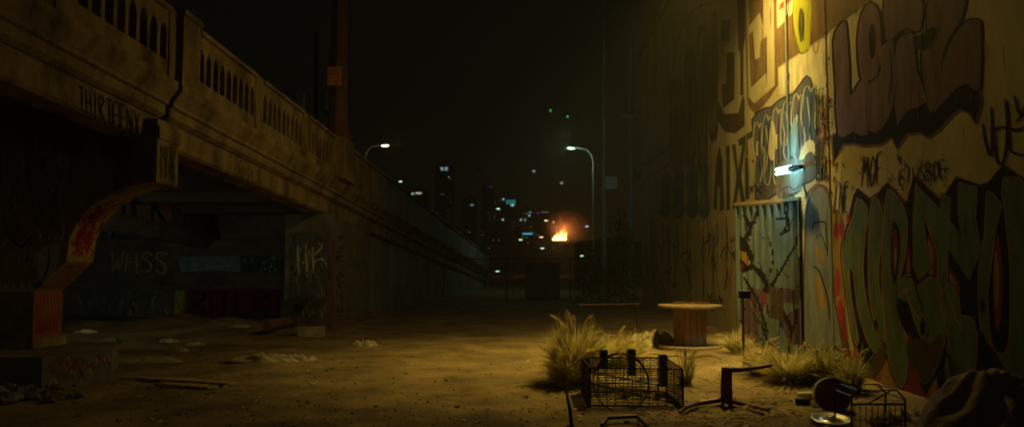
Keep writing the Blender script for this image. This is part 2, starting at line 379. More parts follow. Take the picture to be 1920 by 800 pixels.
g.line([(1522, 60), (1526, 95), (1532, 98), (1536, 70)], 1.6, RED, 3); g.line([(1536, 55), (1545, 72), (1552, 60)], 1.6, RED, 3)
# --- blue grey wild style around the lamp
body = [(1411, 226), (1432, 205), (1446, 202), (1460, 190), (1474, 182), (1488, 176), (1500, 160), (1513, 143), (1522, 160), (1524, 200), (1530, 240), (1535, 322), (1502, 346), (1470, 352), (1440, 372), (1418, 372), (1418, 290)]
g.letter(body, SLT, BLK, 5, 2, smooth=2)
for (xa, xb, k) in ((1413, 1430, 0), (1431, 1447, 1), (1449, 1466, 0), (1468, 1485, 1), (1487, 1504, 0), (1506, 1530, 1)):
    w_ = xb - xa; t_ = 228 - (xa - 1411) * .72; b_ = 346 if xa < 1450 else 300 if xa < 1500 else 334; m_ = (t_ + b_) / 2
    q = [(xa + 1, t_ + 16), (xa + w_ * .35, t_ + 2), (xa + w_ * .6, t_ + 14), (xb - 1, t_ + 4), (xb - 3, m_ - 14), (xb + 1, m_ + 10), (xb - 4, b_ - 10), (xa + w_ * .5, b_), (xa + 2, b_ - 14), (xa + 4, m_ + 8), (xa, m_ - 12)]
    g.line(q, 3.2, CRM, 4, 2, True); g.poly(q, (SLT, BLU)[k], 5, 2)
    if k == 0: g.poly([(xa + w_ * .35, m_ - 22), (xa + w_ * .62, m_ - 14), (xa + w_ * .5, m_ + 6), (xa + w_ * .3, m_ + 2)], CRM, 6, 2)
    else: g.line([(xa + w_ * .3, t_ + 22), (xa + w_ * .55, m_), (xa + w_ * .3, b_ - 26)], 1.8, CRM, 6)
    g.line([(xa + w_ * .7, t_ + 18), (xa + w_ * .55, m_ - 4), (xa + w_ * .75, b_ - 20)], 2.2, BLK, 6)
    g.line([(xb, t_), (xb + 1, m_), (xb, b_)], 1.6, BLK, 6)
g.poly([(1443, 250), (1449, 225), (1455, 260), (1450, 300), (1441, 290)], CRM, 6); g.poly([(1480, 258), (1490, 220), (1496, 240), (1492, 285), (1484, 292)], CYN, 6)
g.poly([(1498, 305), (1505, 275), (1518, 262), (1528, 270), (1526, 290), (1508, 296)], CRM, 6); g.poly([(1503, 318), (1510, 292), (1524, 286), (1530, 330), (1506, 334)], SLT, 7)
g.poly([(1455, 340), (1462, 305), (1503, 300), (1502, 352), (1466, 370), (1457, 366)], GRB, 7)  # pale patch paints in the tube lamp's glow on the wall
g.line([(1462, 358), (1478, 350), (1490, 356), (1500, 345)], 2, BLK, 8); g.line([(1465, 362), (1485, 364), (1503, 356)], 1.5, BLK, 8)
g.text('ITT', [(1524, 205), (1546, 200), (1546, 165), (1528, 168)], 1.6, BLK); g.text('VOR', [(1534, 300), (1548, 300), (1548, 255), (1536, 258)], 1.4, DOL)
g.text('HWA', [(1530, 340), (1552, 340), (1552, 292), (1532, 296)], 2.2, BLK)
for k in range(7): g.line([(1526 + 3.6 * k + random.uniform(-1, 1), 178), (1527 + 3.6 * k, 205 + random.uniform(0, 60)), (1526 + 3.6 * k, 240 + random.uniform(0, 70))], random.uniform(1.2, 2.6), random.choice((DOL, BLK, BRD)), 4)
for k in range(16): g.ellipse(1553 + random.uniform(-3, 2), 110 + k * 10, random.uniform(.8, 2.2), random.uniform(2, 7), BLK, 3)
# --- olive letters left of the lamp
for q in ([(1337, 390), (1343, 300), (1349, 272), (1355, 300), (1358, 392), (1350, 396), (1349, 350), (1345, 350), (1344, 394)], [(1361, 275), (1368, 272), (1369, 392), (1362, 395)],
          [(1372, 272), (1379, 270), (1384, 320), (1392, 268), (1398, 266), (1390, 330), (1398, 384), (1391, 388), (1385, 350), (1379, 390), (1373, 392), (1381, 330)], [(1384, 262), (1410, 245), (1412, 256), (1402, 262), (1405, 372), (1397, 374), (1396, 268), (1386, 274)]):
    g.poly(q, DOL, 2, 0)
g.line([(1400, 250), (1398, 300), (1405, 290), (1404, 360)], 2, OLV, 3); g.ellipse(1399, 300, 2, 6, RED, 4); g.ellipse(1412, 302, 2, 4, RED, 4)
g.line([(1331, 270), (1333, 330), (1332, 395)], 4, OCH, 3, 0)
for (xa, xb, hole) in ((1238, 1258, 0), (1260, 1284, 1), (1287, 1310, 1), (1312, 1330, 0)):
    w_ = xb - xa; t_ = 318 - (xa - 1238) * .32
    g.line([(xa + 1, t_ + 30), (xa + w_ * .5, t_), (xb - 1, t_ + 22), (xb - 3, t_ + 60), (xb, 396), (xa + w_ * .5, 410), (xa, 398), (xa + 3, t_ + 66)], 2.2, GRB, 1, 2, True)
    g.poly([(xa + 1, t_ + 30), (xa + w_ * .5, t_), (xb - 1, t_ + 22), (xb - 3, t_ + 60), (xb, 396), (xa + w_ * .5, 410), (xa, 398), (xa + 3, t_ + 66)], TEAL, 2, 2)
    if hole: g.poly([(xa + w_ * .4, t_ + 30), (xa + w_ * .6, t_ + 34), (xa + w_ * .55, t_ + 56), (xa + w_ * .4, t_ + 50)], BRD, 3)
    g.line([(xa + w_ * .3, 396), (xa + w_ * .45, t_ + 70), (xa + w_ * .7, 386)], 1.4, GRB, 4)
# --- lower dark band with drips
x = 1212
while x < 1388:
    y0 = 416 + random.uniform(-12, 60) - (x - 1212) * .06; L_ = random.uniform(20, 130)
    g.line([(x, y0), (x + random.uniform(-3, 3), y0 + L_ * .4), (x + random.uniform(-4, 4), y0 + L_ * .7), (x + random.uniform(-3, 3), y0 + L_)], random.uniform(.8, 3.4), random.choice((BRD, BRN, DOL, BLK, BRD, OCH)), 2)
    x += random.expovariate(1 / 3.4) + .8
for k in range(26):
    x, y = random.uniform(1225, 1380), random.uniform(425, 560); g.line([(x, y), (x + random.uniform(-8, 8), y + random.uniform(5, 26)), (x + random.uniform(-9, 12), y + random.uniform(-8, 26)), (x + random.uniform(-4, 14), y + random.uniform(0, 34))], random.uniform(1, 3), random.choice((BLK, BRD, DOL, GRB)), 3)
# --- purple letters
sh = [(1561, 255), (1572, 252), (1592, 247), (1622, 252), (1642, 244), (1664, 218), (1672, 198), (1682, 236), (1700, 212), (1735, 188), (1745, 214), (1770, 190), (1795, 165), (1815, 159), (1833, 168), (1839, 190), (1828, 232), (1820, 212), (1800, 203), (1785, 214), (1760, 242), (1740, 256), (1725, 247), (1700, 250), (1681, 277), (1672, 256), (1650, 270), (1620, 272), (1600, 267), (1580, 270), (1564, 302)]
g.line(sh, 9, PUR, 1, 0, True); g.poly(sh, BLK, 2, 0)
for q in ([(1563, 78), (1572, 52), (1584, 40), (1588, 70), (1592, 130), (1594, 180), (1612, 154), (1628, 152), (1627, 252), (1600, 246), (1572, 256), (1567, 160)],
          [(1613, 142), (1608, 80), (1616, 25), (1634, 6), (1648, 25), (1652, 80), (1648, 130), (1635, 150), (1620, 150)],
          [(1648, 92), (1672, 76), (1677, 90), (1676, 180), (1668, 216), (1650, 244), (1635, 248), (1628, 235), (1627, 162), (1641, 150), (1652, 128)],
          [(1660, -20), (1726, -20), (1724, 58), (1702, 52), (1680, 66), (1662, 76)],
          [(1682, 78), (1700, 66), (1713, 66), (1718, 130), (1737, 190), (1700, 207), (1682, 232), (1677, 160)],
          [(1745, -20), (1806, -20), (1802, 36), (1780, 70), (1766, 110), (1760, 175), (1746, 212), (1735, 182), (1728, 110), (1738, 62)],
          [(1790, 66), (1812, 42), (1832, 38), (1839, 55), (1837, 168), (1815, 158), (1795, 164), (1765, 196), (1749, 208), (1768, 120)]):
    g.letter(q, PUR, BLK, 8, 3, smooth=2)
g.poly([(1630, 58), (1636, 44), (1641, 60), (1641, 95), (1635, 112), (1630, 95)], BLK, 6); g.poly([(1712, 72), (1728, 64), (1750, 50), (1756, 60), (1742, 92), (1716, 90)], BLK, 6)
g.line([(1724, 95), (1730, 150), (1740, 190)], 2, BLK, 6); g.line([(1668, 90), (1672, 140), (1664, 200)], 2, BLK, 6)
# --- small tags
g.text('MOF', [(1614, 352), (1656, 347), (1656, 288), (1618, 296)], 3, BLK, 4); g.text('EIUSBOE', [(1684, 348), (1776, 332), (1772, 298), (1686, 318)], 2.6, BLK, 4)
g.text('LNE', [(1562, 398), (1592, 396), (1592, 340), (1566, 348)], 2.4, BLK, 4)
for q in ([(1842, 232), (1848, 268), (1858, 292), (1860, 240), (1858, 200)], [(1866, 250), (1868, 296), (1878, 308), (1886, 280), (1888, 232), (1884, 186)], [(1860, 244), (1880, 238), (1905, 244), (1925, 236)], [(1888, 190), (1892, 260), (1896, 284), (1925, 292)], [(1902, 180), (1912, 216), (1925, 190)], [(1925, 210), (1905, 228)]):
    g.line(q, 5, BLK, 3)
for k in range(120):      # thin scrawl round the door and under the purple letters
    x = random.choice((random.uniform(1528, 1560), random.uniform(1560, 1780), random.uniform(1395, 1540))); y = random.uniform(290, 350) if x > 1560 else random.uniform(340, 372) if x < 1525 else random.uniform(180, 400)
    g.line([(x, y), (x + random.uniform(-5, 5), y + random.uniform(4, 12)), (x + random.uniform(-3, 9), y + random.uniform(-4, 8)), (x + random.uniform(0, 10), y + random.uniform(6, 20))], random.uniform(.8, 1.8), random.choice((BLK, BLK, BRD, RED, DOL)), 3)
# --- column of dots
g.poly([(1553, 405), (1566, 392), (1578, 402), (1584, 440), (1578, 470), (1584, 560), (1592, 640), (1612, 715), (1590, 715), (1572, 640), (1562, 560), (1556, 470)], YEL, 1)
for q in ((1568, 432, 5, 17), (1578, 430, 5, 15), (1570, 530, 5, 28), (1590, 410, 3, 10), (1575, 590, 7, 30)): g.ellipse(*q, MAG, 3)
g.poly([(1566, 600), (1580, 570), (1590, 640), (1606, 700), (1610, 730), (1590, 712)], RED, 2)
# --- green letters
g.poly([(1575, 470), (1600, 366), (1608, 352), (1634, 372), (1664, 340), (1704, 382), (1713, 326), (1765, 372), (1792, 330), (1838, 346), (1851, 342), (1881, 306), (1945, 352), (1945, 900), (1596, 760), (1600, 640), (1585, 560)], ORG, 0, 0)
g.poly([(1640, 380), (1655, 360), (1705, 380), (1705, 560), (1660, 640), (1640, 560)], RED, 1, 0)
g.poly([(1700, 385), (1716, 350), (1800, 420), (1800, 640), (1720, 600)], RED, 1, 0)
ul = [(1576, 470), (1600, 366), (1608, 352), (1634, 376), (1664, 342), (1698, 384), (1713, 328), (1765, 376), (1792, 332), (1838, 346), (1851, 344), (1881, 308), (1945, 354), (1945, 760), (1890, 720), (1850, 690), (1812, 680), (1784, 735), (1757, 768), (1752, 705), (1736, 742), (1716, 700), (1700, 735), (1672, 668), (1650, 690), (1622, 718), (1608, 650), (1588, 570)]
g.poly(ul, BLK, 2, 0)
for q in ([(1674, 425), (1680, 420), (1686, 450), (1683, 500), (1676, 530), (1671, 480)], [(1640, 470), (1645, 540), (1652, 600), (1656, 560), (1650, 480)], [(1738, 440), (1752, 470), (1752, 560), (1744, 540)], [(1700, 480), (1706, 470), (1706, 560), (1698, 560)], [(1779, 500), (1800, 540), (1790, 580), (1780, 560)], [(1862, 490), (1872, 440), (1880, 520), (1876, 600), (1866, 610)], [(1690, 590), (1702, 600), (1710, 640), (1700, 660)]):
    g.poly(q, RED, 3); g.poly([((x - q[0][0]) * .55 + q[0][0] + 2, (y - q[0][1]) * .6 + q[0][1] + 12) for x, y in q], YEL, 4)
greens = [[(1579, 458), (1600, 400), (1606, 370), (1626, 387), (1624, 430), (1618, 500), (1624, 560), (1640, 620), (1656, 652), (1640, 662), (1622, 630), (1606, 570), (1600, 510), (1592, 505), (1596, 560), (1610, 640), (1600, 640), (1588, 560), (1580, 500)],
          [(1630, 400), (1640, 364), (1655, 400), (1652, 470), (1646, 510), (1652, 560), (1662, 628), (1655, 640), (1640, 610), (1628, 540)],
          [(1660, 366), (1668, 353), (1690, 376), (1701, 410), (1700, 460), (1693, 500), (1686, 526), (1700, 512), (1712, 522), (1724, 562), (1738, 590), (1728, 602), (1712, 578), (1698, 562), (1686, 580), (1692, 625), (1704, 655), (1700, 705), (1690, 728), (1673, 700), (1660, 640), (1653, 540), (1655, 440)],
          [(1711, 420), (1716, 343), (1762, 392), (1765, 362), (1783, 370), (1780, 412), (1804, 445), (1797, 400), (1797, 340), (1833, 350), (1830, 410), (1841, 465), (1818, 526), (1778, 466), (1776, 540), (1757, 560), (1757, 480), (1733, 405), (1735, 450), (1746, 500), (1722, 527), (1712, 500)],
          [(1700, 545), (1722, 534), (1738, 520), (1752, 518), (1766, 545), (1773, 600), (1768, 665), (1752, 635), (1742, 650), (1728, 636), (1712, 594)],
          [(1762, 562), (1780, 528), (1798, 556), (1802, 590), (1822, 592), (1833, 630), (1829, 690), (1808, 725), (1782, 752), (1772, 690), (1778, 640)],
          [(1848, 372), (1853, 355), (1878, 382), (1868, 422), (1858, 500), (1852, 560), (1858, 640), (1875, 665), (1892, 640), (1894, 500), (1884, 400), (1881, 332), (1945, 382), (1945, 740), (1890, 715), (1850, 680), (1836, 600), (1834, 500), (1845, 440)]]
for q in greens: g.letter(q, GRN, BLK, 5, 5, PNK, 2 if len(q) != 22 else 0)
g.poly([(1672, 424), (1680, 418), (1687, 440), (1685, 495), (1677, 535), (1671, 500)], BLK, 9); g.poly([(1674, 440), (1680, 430), (1683, 450), (1681, 495), (1677, 515), (1675, 480)], RED, 10)
g.poly([(1676, 470), (1680, 465), (1681, 490), (1678, 505)], YEL, 11)
for q in ((1642, 609, 4, 10), (1730, 612, 5, 16), (1739, 627, 2, 4), (1842, 572, 5, 12), (1697, 545, 5, 6)): g.ellipse(*q, BLK if q[0] != 1697 else PNK, 9)
g.poly([(1680, 568), (1690, 560), (1700, 580), (1706, 620), (1702, 628), (1688, 600)], BLK, 9)
g.line([(1700, 520), (1712, 522), (1724, 562), (1732, 585)], 3, BLK, 9); g.line([(1776, 545), (1790, 590), (1806, 622)], 2.5, PNK, 9)
g.poly([(1700, 650), (1722, 632), (1742, 645), (1764, 625), (1768, 660), (1752, 700), (1734, 722), (1715, 700)], BRD, 9); g.line([(1706, 655), (1718, 700), (1734, 718), (1752, 700), (1764, 655)], 2, GRN, 10)
g.poly([(1628, 690), (1646, 660), (1664, 648), (1652, 690), (1622, 722)], BRD, 9); g.line([(1628, 678), (1645, 655), (1660, 636)], 3, GRN, 10)
g.poly([(1838, 620), (1850, 640), (1872, 670), (1884, 700), (1850, 715), (1832, 690)], BLK, 9)
# --- bottom shards
for q, c in (([(1620, 720), (1660, 690), (1664, 655), (1684, 700), (1690, 740), (1650, 760), (1616, 740)], YEL), ([(1622, 716), (1652, 678), (1664, 672), (1650, 720), (1618, 730)], ORG), ([(1702, 660), (1716, 700), (1736, 745), (1740, 800), (1690, 790), (1688, 720)], RED),
             ([(1738, 745), (1756, 706), (1762, 760), (1764, 830), (1738, 830)], YEL), ([(1790, 735), (1822, 690), (1834, 720), (1860, 760), (1850, 830), (1790, 830)], MAG), ([(1610, 740), (1600, 700), (1612, 690), (1622, 740)], YEL)):
    g.poly(q, c, 4, 0)
g.line([(1770, 655), (1786, 690), (1788, 760), (1786, 850)], 9, BLK, 9); g.line([(1774, 660), (1790, 700), (1787, 750)], 2.5, TEAL, 10)
# --- blue letters beside the corrugated panel
g.letter([(1513, 690), (1512, 420), (1520, 372), (1536, 350), (1550, 362), (1557, 400), (1558, 470), (1563, 560), (1572, 610), (1580, 700)], GRB, BRD, 6, 4)
g.line([(1508, 372), (1524, 350), (1538, 346), (1552, 356), (1560, 390)], 3, RED, 7)
for q in ([(1530, 462), (1537, 466), (1545, 486), (1540, 491), (1530, 476)], [(1530, 515), (1538, 530), (1547, 572), (1543, 580), (1534, 570), (1530, 545)], [(1540, 522), (1550, 536), (1556, 556), (1548, 548)]): g.poly(q, YEL, 8)
g.line([(1524, 430), (1526, 418), (1546, 416), (1549, 430), (1552, 480)], 3, BLK, 8); g.line([(1528, 450), (1540, 440), (1550, 470)], 2, BLK, 8); g.line([(1524, 500), (1536, 508), (1552, 560), (1556, 600)], 3, BLK, 8)
for k in range(90):
    x = random.uniform(1400, 1900); y = random.uniform(-10, 560); L_ = random.uniform(10, 70); g.line([(x, y), (x + random.uniform(-.6, .6), y + L_ * .5), (x, y + L_)], random.uniform(.6, 1.4), random.choice((BRD, BRN, DOL, 'plaster_dim')), 12)
g.build('graffiti', bwall, label='layers of spray painted lettering along the plaster face')

# wall washed by an open bulb bracket above the frame
lf = thing('wall_floodlight', 'yellow flood lamp on a bracket high above the corrugated panel', 'lamp', wallat(12.55, 6.9))
MB().tube([wallat(12.55, 7.2, 0), wallat(12.55, 7.25, .5), LAMP + Vector((0, 0, .32))], .03, 8).build('bracket', 'galv', lf)
MB().lathe(LAMP + Vector((0, 0, .18)), [(.01, .14), (.08, .12), (.24, 0), (.26, -.02), (.22, -.01), (.01, .08)], 20).build('lamp_shade', 'galv', lf, smooth=True)

# ------------------------------------------------------------------ corrugated panel
A = wall(1514, 600, -.05); Bp = wall(1391, 600, .30); A.z = Bp.z = 0
cp = thing('corrugated_gate', 'graffitied corrugated metal gate under a pale wooden lintel', 'gate', (A + Bp) / 2)
L = (Bp - A).length; cdv = (Bp - A).normalized(); cn = Vector((cdv.y, -cdv.x, 0)); cn = cn if cn.x < 0 else -cn
hr = at(1514, 376, A.y).z; hl = at(1391, 386, Bp.y).z
def Hs(s_): return hr + (hl - hr) * s_ / L
def inpoly(x, y, pl):
    r = False; j = len(pl) - 1
    for i in range(len(pl)):
        if (pl[i][1] > y) != (pl[j][1] > y) and x < (pl[j][0] - pl[i][0]) * (y - pl[i][1]) / (pl[j][1] - pl[i][1]) + pl[i][0]: r = not r
        j = i
    return r
def proj(p):
    d = Vector(p) - O; z = d.dot(fw); return 960 + F * d.x / z, 400 - F * d.dot(up) / z
cpaint = [([(1386, 440), (1400, 450), (1414, 480), (1410, 505), (1392, 512), (1386, 500)], 2), ([(1388, 470), (1398, 472), (1408, 494), (1402, 498), (1388, 484)], 3), ([(1386, 492), (1394, 496), (1392, 506), (1386, 504)], 4),
          ([(1396, 400), (1412, 420), (1410, 440), (1396, 452), (1392, 446), (1404, 430), (1392, 404)], 2), ([(1412, 494), (1436, 514), (1442, 536), (1430, 584), (1426, 580), (1432, 532), (1410, 500)], 2),
          ([(1428, 548), (1438, 548), (1436, 570), (1428, 580)], 4), ([(1498, 440), (1496, 456), (1454, 530), (1447, 540), (1445, 534), (1490, 458), (1494, 438)], 2), ([(1438, 440), (1440, 440), (1452, 480), (1449, 480)], 2),
          ([(1460, 560), (1490, 620), (1484, 626), (1454, 566)], 2), ([(1476, 500), (1480, 500), (1480, 530), (1474, 530)], 3), ([(1458, 560), (1466, 556), (1466, 580), (1460, 584)], 3), ([(1496, 480), (1504, 480), (1502, 560), (1496, 556)], 2),
          ([(1446, 540), (1470, 545), (1468, 600), (1444, 596)], 5), ([(1400, 540), (1425, 542), (1425, 700), (1395, 700), (1390, 560)], 1), ([(1460, 600), (1520, 560), (1520, 650), (1480, 645)], 1), ([(1445, 536), (1520, 545), (1520, 575), (1445, 560)], 1)]
rg = random.Random(21)
for k in range(26):
    x_, y_ = rg.uniform(1394, 1505), rg.uniform(395, 640); dx_, dy_ = rg.uniform(-14, 14), rg.uniform(8, 34); cpaint.append(([(x_, y_), (x_ + 2.2, y_), (x_ + dx_ + 2.2, y_ + dy_), (x_ + dx_, y_ + dy_)], rg.choice((2, 2, 5))))
for q_ in ([(1470, 380), (1476, 420), (1466, 440)], [(1455, 410), (1478, 408), (1480, 430), (1462, 440)], [(1420, 395), (1412, 420)], [(1486, 545), (1492, 600), (1480, 640)], [(1425, 600), (1440, 640), (1434, 655)], [(1395, 520), (1420, 560), (1440, 625)]):
    for a_, b_ in zip(q_[:-1], q_[1:]):
        dx_, dy_ = b_[0] - a_[0], b_[1] - a_[1]; L_ = math.hypot(dx_, dy_); nx_, ny_ = -dy_ / L_ * 2.4, dx_ / L_ * 2.4
        cpaint.append(([(a_[0] + nx_, a_[1] + ny_), (b_[0] + nx_, b_[1] + ny_), (b_[0] - nx_, b_[1] - ny_), (a_[0] - nx_, a_[1] - ny_)], 2))
mb = MB(); NS = 220; NH = 120
for j in range(NH + 1):
    for i in range(NS + 1):
        s_ = L * i / NS; h = (Hs(s_) - .02) * j / NH; ph = (s_ / .29) % 1; a = .06 * max(-1, min(1, 2.2 * math.cos(2 * PI * ph)))
        mb.v.append(tuple(A + cdv * s_ + cn * (a + .04) + Vector((0, 0, h))))
for j in range(NH):
    for i in range(NS):
        q = (j * (NS + 1) + i, j * (NS + 1) + i + 1, (j + 1) * (NS + 1) + i + 1, (j + 1) * (NS + 1) + i)
        c = sum((Vector(mb.v[k]) for k in q), Vector()) / 4; x, y = proj(c); m = 0
        for pl, k in cpaint:
            if inpoly(x, y, pl): m = k if (k != 1 or m == 0) else m
        mb.f.append(q); mb.m.append(m)
mb.build('corrugated_sheet', ['steel', 'steel_purple', BLK, YEL, RED, BRD], cp, smooth=True)
f2 = lambda v: A + cdv * v.x + cn * v.y + Vector((0, 0, v.z))
MB().box((0.0, -.06, 0.002), (L + .04, .10, .06), fn=lambda v: f2(v) + Vector((0, 0, Hs(v.x)))).build('lintel', 'board', cp)
MB().box((L, -.5, 0), (L + .05, .09, hl - .003), fn=f2).build('end_post', 'wood', cp)

# ------------------------------------------------------------------ twin tube lamp
fp = wall(1508, 312, 0)
tl = thing('tube_lamp', 'lit cyan white twin tube work lamp on a wall arm', 'lamp', fp)
tip = wall(1456, 322, .20); root = wall(1500, 313, .20)
MB().tube([fp, fp + WN * .12, root], .022, 8).build('arm', 'black', tl)
MB().lathe(fp + WN * .004, [(.0, 0), (.06, 0), (.06, .03), (.0, .045)], 16, axis=WN).build('wall_plate', 'galv', tl)
ax = (tip - root).normalized(); sd = ax.cross(WN).normalized()
q = root + (tip - root) * .38
MB().tube([root - ax * .05, q], [.035, .05], 10).build('socket', 'black', tl)
tube = glow('cyan_tube', (.40, 1.0, .78), 7)
for s_ in (-1, 1): MB().tube([q + sd * .035 * s_, tip + sd * .034 * s_], .025, 10).build('tube', tube, tl, smooth=True)

lamp('tube_lamp_light', (tip + q) / 2 + WN * .04, 42, (.16, .8, 1.0), .06)
# ------------------------------------------------------------------ bridge
br = thing('concrete_bridge', 'ornate concrete ramp bridge with arched balustrade and tagged fascia', 'bridge', B(15, -5))
def strip(prof, ya, yb, mi=0, mb=None):
    mb = mb or MB()
    mb.prism(prof, lambda x, y: B(ya, y, x), lambda x, y: B(yb, y, x), mi); return mb
YE = 59.0
segs = [(2, 11.0), (11.12, 59)]
mb = MB()
for a, b in segs: strip([(.27, -1.0), (.27, -1.09), (.15, -1.26), (.15, -1.31), (.10, -1.33), (.10, -1.45), (.03, -1.5), (-.3, -1.5), (-.3, -1.0)], a, b, 0, mb)
mb.build('cornice', 'concrete', br)
mb = MB()
for a, b in segs: strip([(0, -1.503), (0, -1.82), (-.04, -1.86), (-.4, -1.86), (-.4, -1.503)], a, b, 0, mb)
fbeam = mb.build('fascia_beam', 'concrete', br)
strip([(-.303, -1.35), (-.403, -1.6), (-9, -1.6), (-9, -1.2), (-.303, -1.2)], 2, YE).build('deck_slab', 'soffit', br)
strip([(-8.8, -1.197), (-8.8, 0), (-9, 0), (-9, -1.197)], 2, YE).build('far_parapet', 'concrete_dark', br)
# parapet bays with arched openings
def bay(ya, yb, n, mb):
    wd = (yb - ya) / n; bw = wd * .30; t, b, ar = -.26, -.76, -.40
    pl = [(ya, b), (ya, -.06), (yb, -.06), (yb, b)]; notch = []
    for i in range(n):
        l = ya + i * wd + bw * .5; r = ya + (i + 1) * wd - bw * .5; mdl = (l + r) / 2
        notch.append([(r, b), (r, ar), (r - (r - mdl) * .25, ar + .07), (mdl + .012, t), (mdl - .012, t), (l + (mdl - l) * .25, ar + .07), (l, ar), (l, b)])
    for nn in reversed(notch): pl += nn
    mb.prism(pl, lambda x, y: B(x, y, .20), lambda x, y: B(x, y, .02))
    strip([(.20, -.757), (.20, -1.003), (.02, -1.003), (.02, -.757)], ya, yb, 0, mb)
    strip([(.25, -.065), (.25, .0), (-.03, .0), (-.03, -.065)], ya, yb, 0, mb)
bays = [(3.58, 5.78, 9), (6.16, 8.36, 9), (8.74, 10.82, 8), (11.72, 13.94, 9), (14.30, 16.52, 9), (16.88, 18.90, 8)]
for a, b, n in bays:
    mb = MB(); bay(a, b, n, mb); mb.build('balustrade', 'concrete', br)
def pier(a, b, o=.24, top=.03, name='parapet_post'):
    mb = MB(); strip([(o, top), (o, -.998), (-.02, -.998), (-.02, top)], a, b, 0, mb); return mb.build(name, 'concrete', br)
for a, b in ((5.78, 6.16), (8.36, 8.74), (13.94, 14.30), (16.52, 16.88)): pier(a + .003, b - .003, .215, .004)
pier(10.823, 10.99, .22, .004)
mb = MB(); strip([(.27, .10), (.27, .02), (-.05, .02), (-.05, .10)], 11.15, 11.72, 0, mb); strip([(.24, .02), (.24, -.998), (-.02, -.998), (-.02, .02)], 11.17, 11.717, 0, mb); mb.build('parapet_post', 'concrete', br)
# solid parapet past the pole
for a in [19.9 + i * 4.0 for i in range(10)]:
    b = min(a + 3.94, YE); strip([(.2, -.06), (.2, -1.003), (.02, -1.003), (.02, -.06)], a, b, 0).build('parapet_panel', 'concrete_pale' if a > 23 else 'concrete', br)
strip([(.26, .0), (.26, -.057), (-.03, -.057), (-.03, .0)], 19.9, YE).build('parapet_rail', 'concrete_pale', br)
mb = MB(); strip([(.42, .0), (.42, -.998), (-.5, -.998), (-.5, .0)], 18.93, 19.87, 0, mb); mb.build('parapet_post', 'concrete', br)
# pilaster / bracket / pier wall, one profile across the bridge
PY0, PY1 = 10.6, 11.28
prof = [(-6.31, .5), (-6.31, 1.15), (-5.90, 1.54), (-5.87, 1.84), (-5.76, 2.09), (-5.59, 2.28), (-5.34, 2.44), (-5.06, 2.55), (-4.74, 2.60), (-4.74, 3.20)]
ptop = [(-4.74, 3.20), (-5.3, 3.45), (-13.5, 3.45), (-13.5, .5)]
MB().prism(prof + ptop[1:], lambda x, y: Vector((x, PY0, y)), lambda x, y: Vector((x, PY1, y))).build('pier', 'concrete', br); bpier = [o for o in br.children if o.name == 'pier'][0]
mb = MB(); mb.box((-4.97, 10.62, 3.19), (-4.72, 11.3, 3.36)); mb.box((-4.97, 10.64, 3.36), (-4.76, 11.27, 3.46)); mb.build('bracket_moulding', 'concrete', br)
MB().box((-13.6, PY0 - .06, .38), (-6.26, PY1 + .05, .52)).build('plinth', 'concrete', br)
fp_ = [(-13, 9.55), (-5.58, 9.6), (-5.2, 10.5), (-5.65, 11.6), (-13, 11.6)]
MB().prism(fp_, lambda x, y: Vector((x, y, -.2)), lambda x, y: Vector((x, y, .40))).build('footing', 'concrete_dark', br)
# abutment pier near the pole
mb = MB(); mb.box((-5.3, 18.7, -.2), (-4.22, 19.6, 2.72)); mb.box((-5.2, 19.6, -.2), (-4.3, 20.6, 2.70)); mb.box((-5.3, 20.6, -.2), (-4.1, 23.2, 2.62)); mb.build('abutment_pier', 'concrete_dark', br)
MB().box((-5.35, 18.62, -.2), (-4.02, 23.3, .20)).build('abutment_plinth', 'rust', br)
# end wall under the deck, with a recessed band
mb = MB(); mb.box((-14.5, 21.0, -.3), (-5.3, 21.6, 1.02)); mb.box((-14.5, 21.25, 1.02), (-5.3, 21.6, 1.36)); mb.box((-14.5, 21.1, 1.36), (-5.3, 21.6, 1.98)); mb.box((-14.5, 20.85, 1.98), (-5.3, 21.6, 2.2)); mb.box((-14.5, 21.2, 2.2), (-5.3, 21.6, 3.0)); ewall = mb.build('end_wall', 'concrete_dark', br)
# inner longitudinal girder with its ledge
def IG(Y, off, o=0): return B(Y, off, -3.6 + o)
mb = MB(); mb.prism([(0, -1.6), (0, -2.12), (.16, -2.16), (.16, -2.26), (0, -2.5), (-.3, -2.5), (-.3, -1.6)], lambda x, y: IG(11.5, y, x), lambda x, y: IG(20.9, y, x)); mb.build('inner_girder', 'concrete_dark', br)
mb = MB()
for Yc in (13.2, 15.2, 17.2, 19.2): strip([(-.41, -1.603), (-.41, -1.8), (-8.9, -1.8), (-8.9, -1.603)], Yc, Yc + .3, 0, mb)
mb.build('cross_beam', 'soffit', br)
# side wall on to where the ramp meets the ground
MB().prism([(23.3, -1.863), (YE, -1.863), (YE, -6.2), (23.3, -6.2)], lambda x, y: B(x, y, -.12), lambda x, y: B(x, y, -.5)).build('ramp_wall', 'concrete_pale', br)
MB().box((-14.5, -2.0, -.3), (-14.2, 21.5, 3.6)).build('back_wall', 'concrete_dark', br)

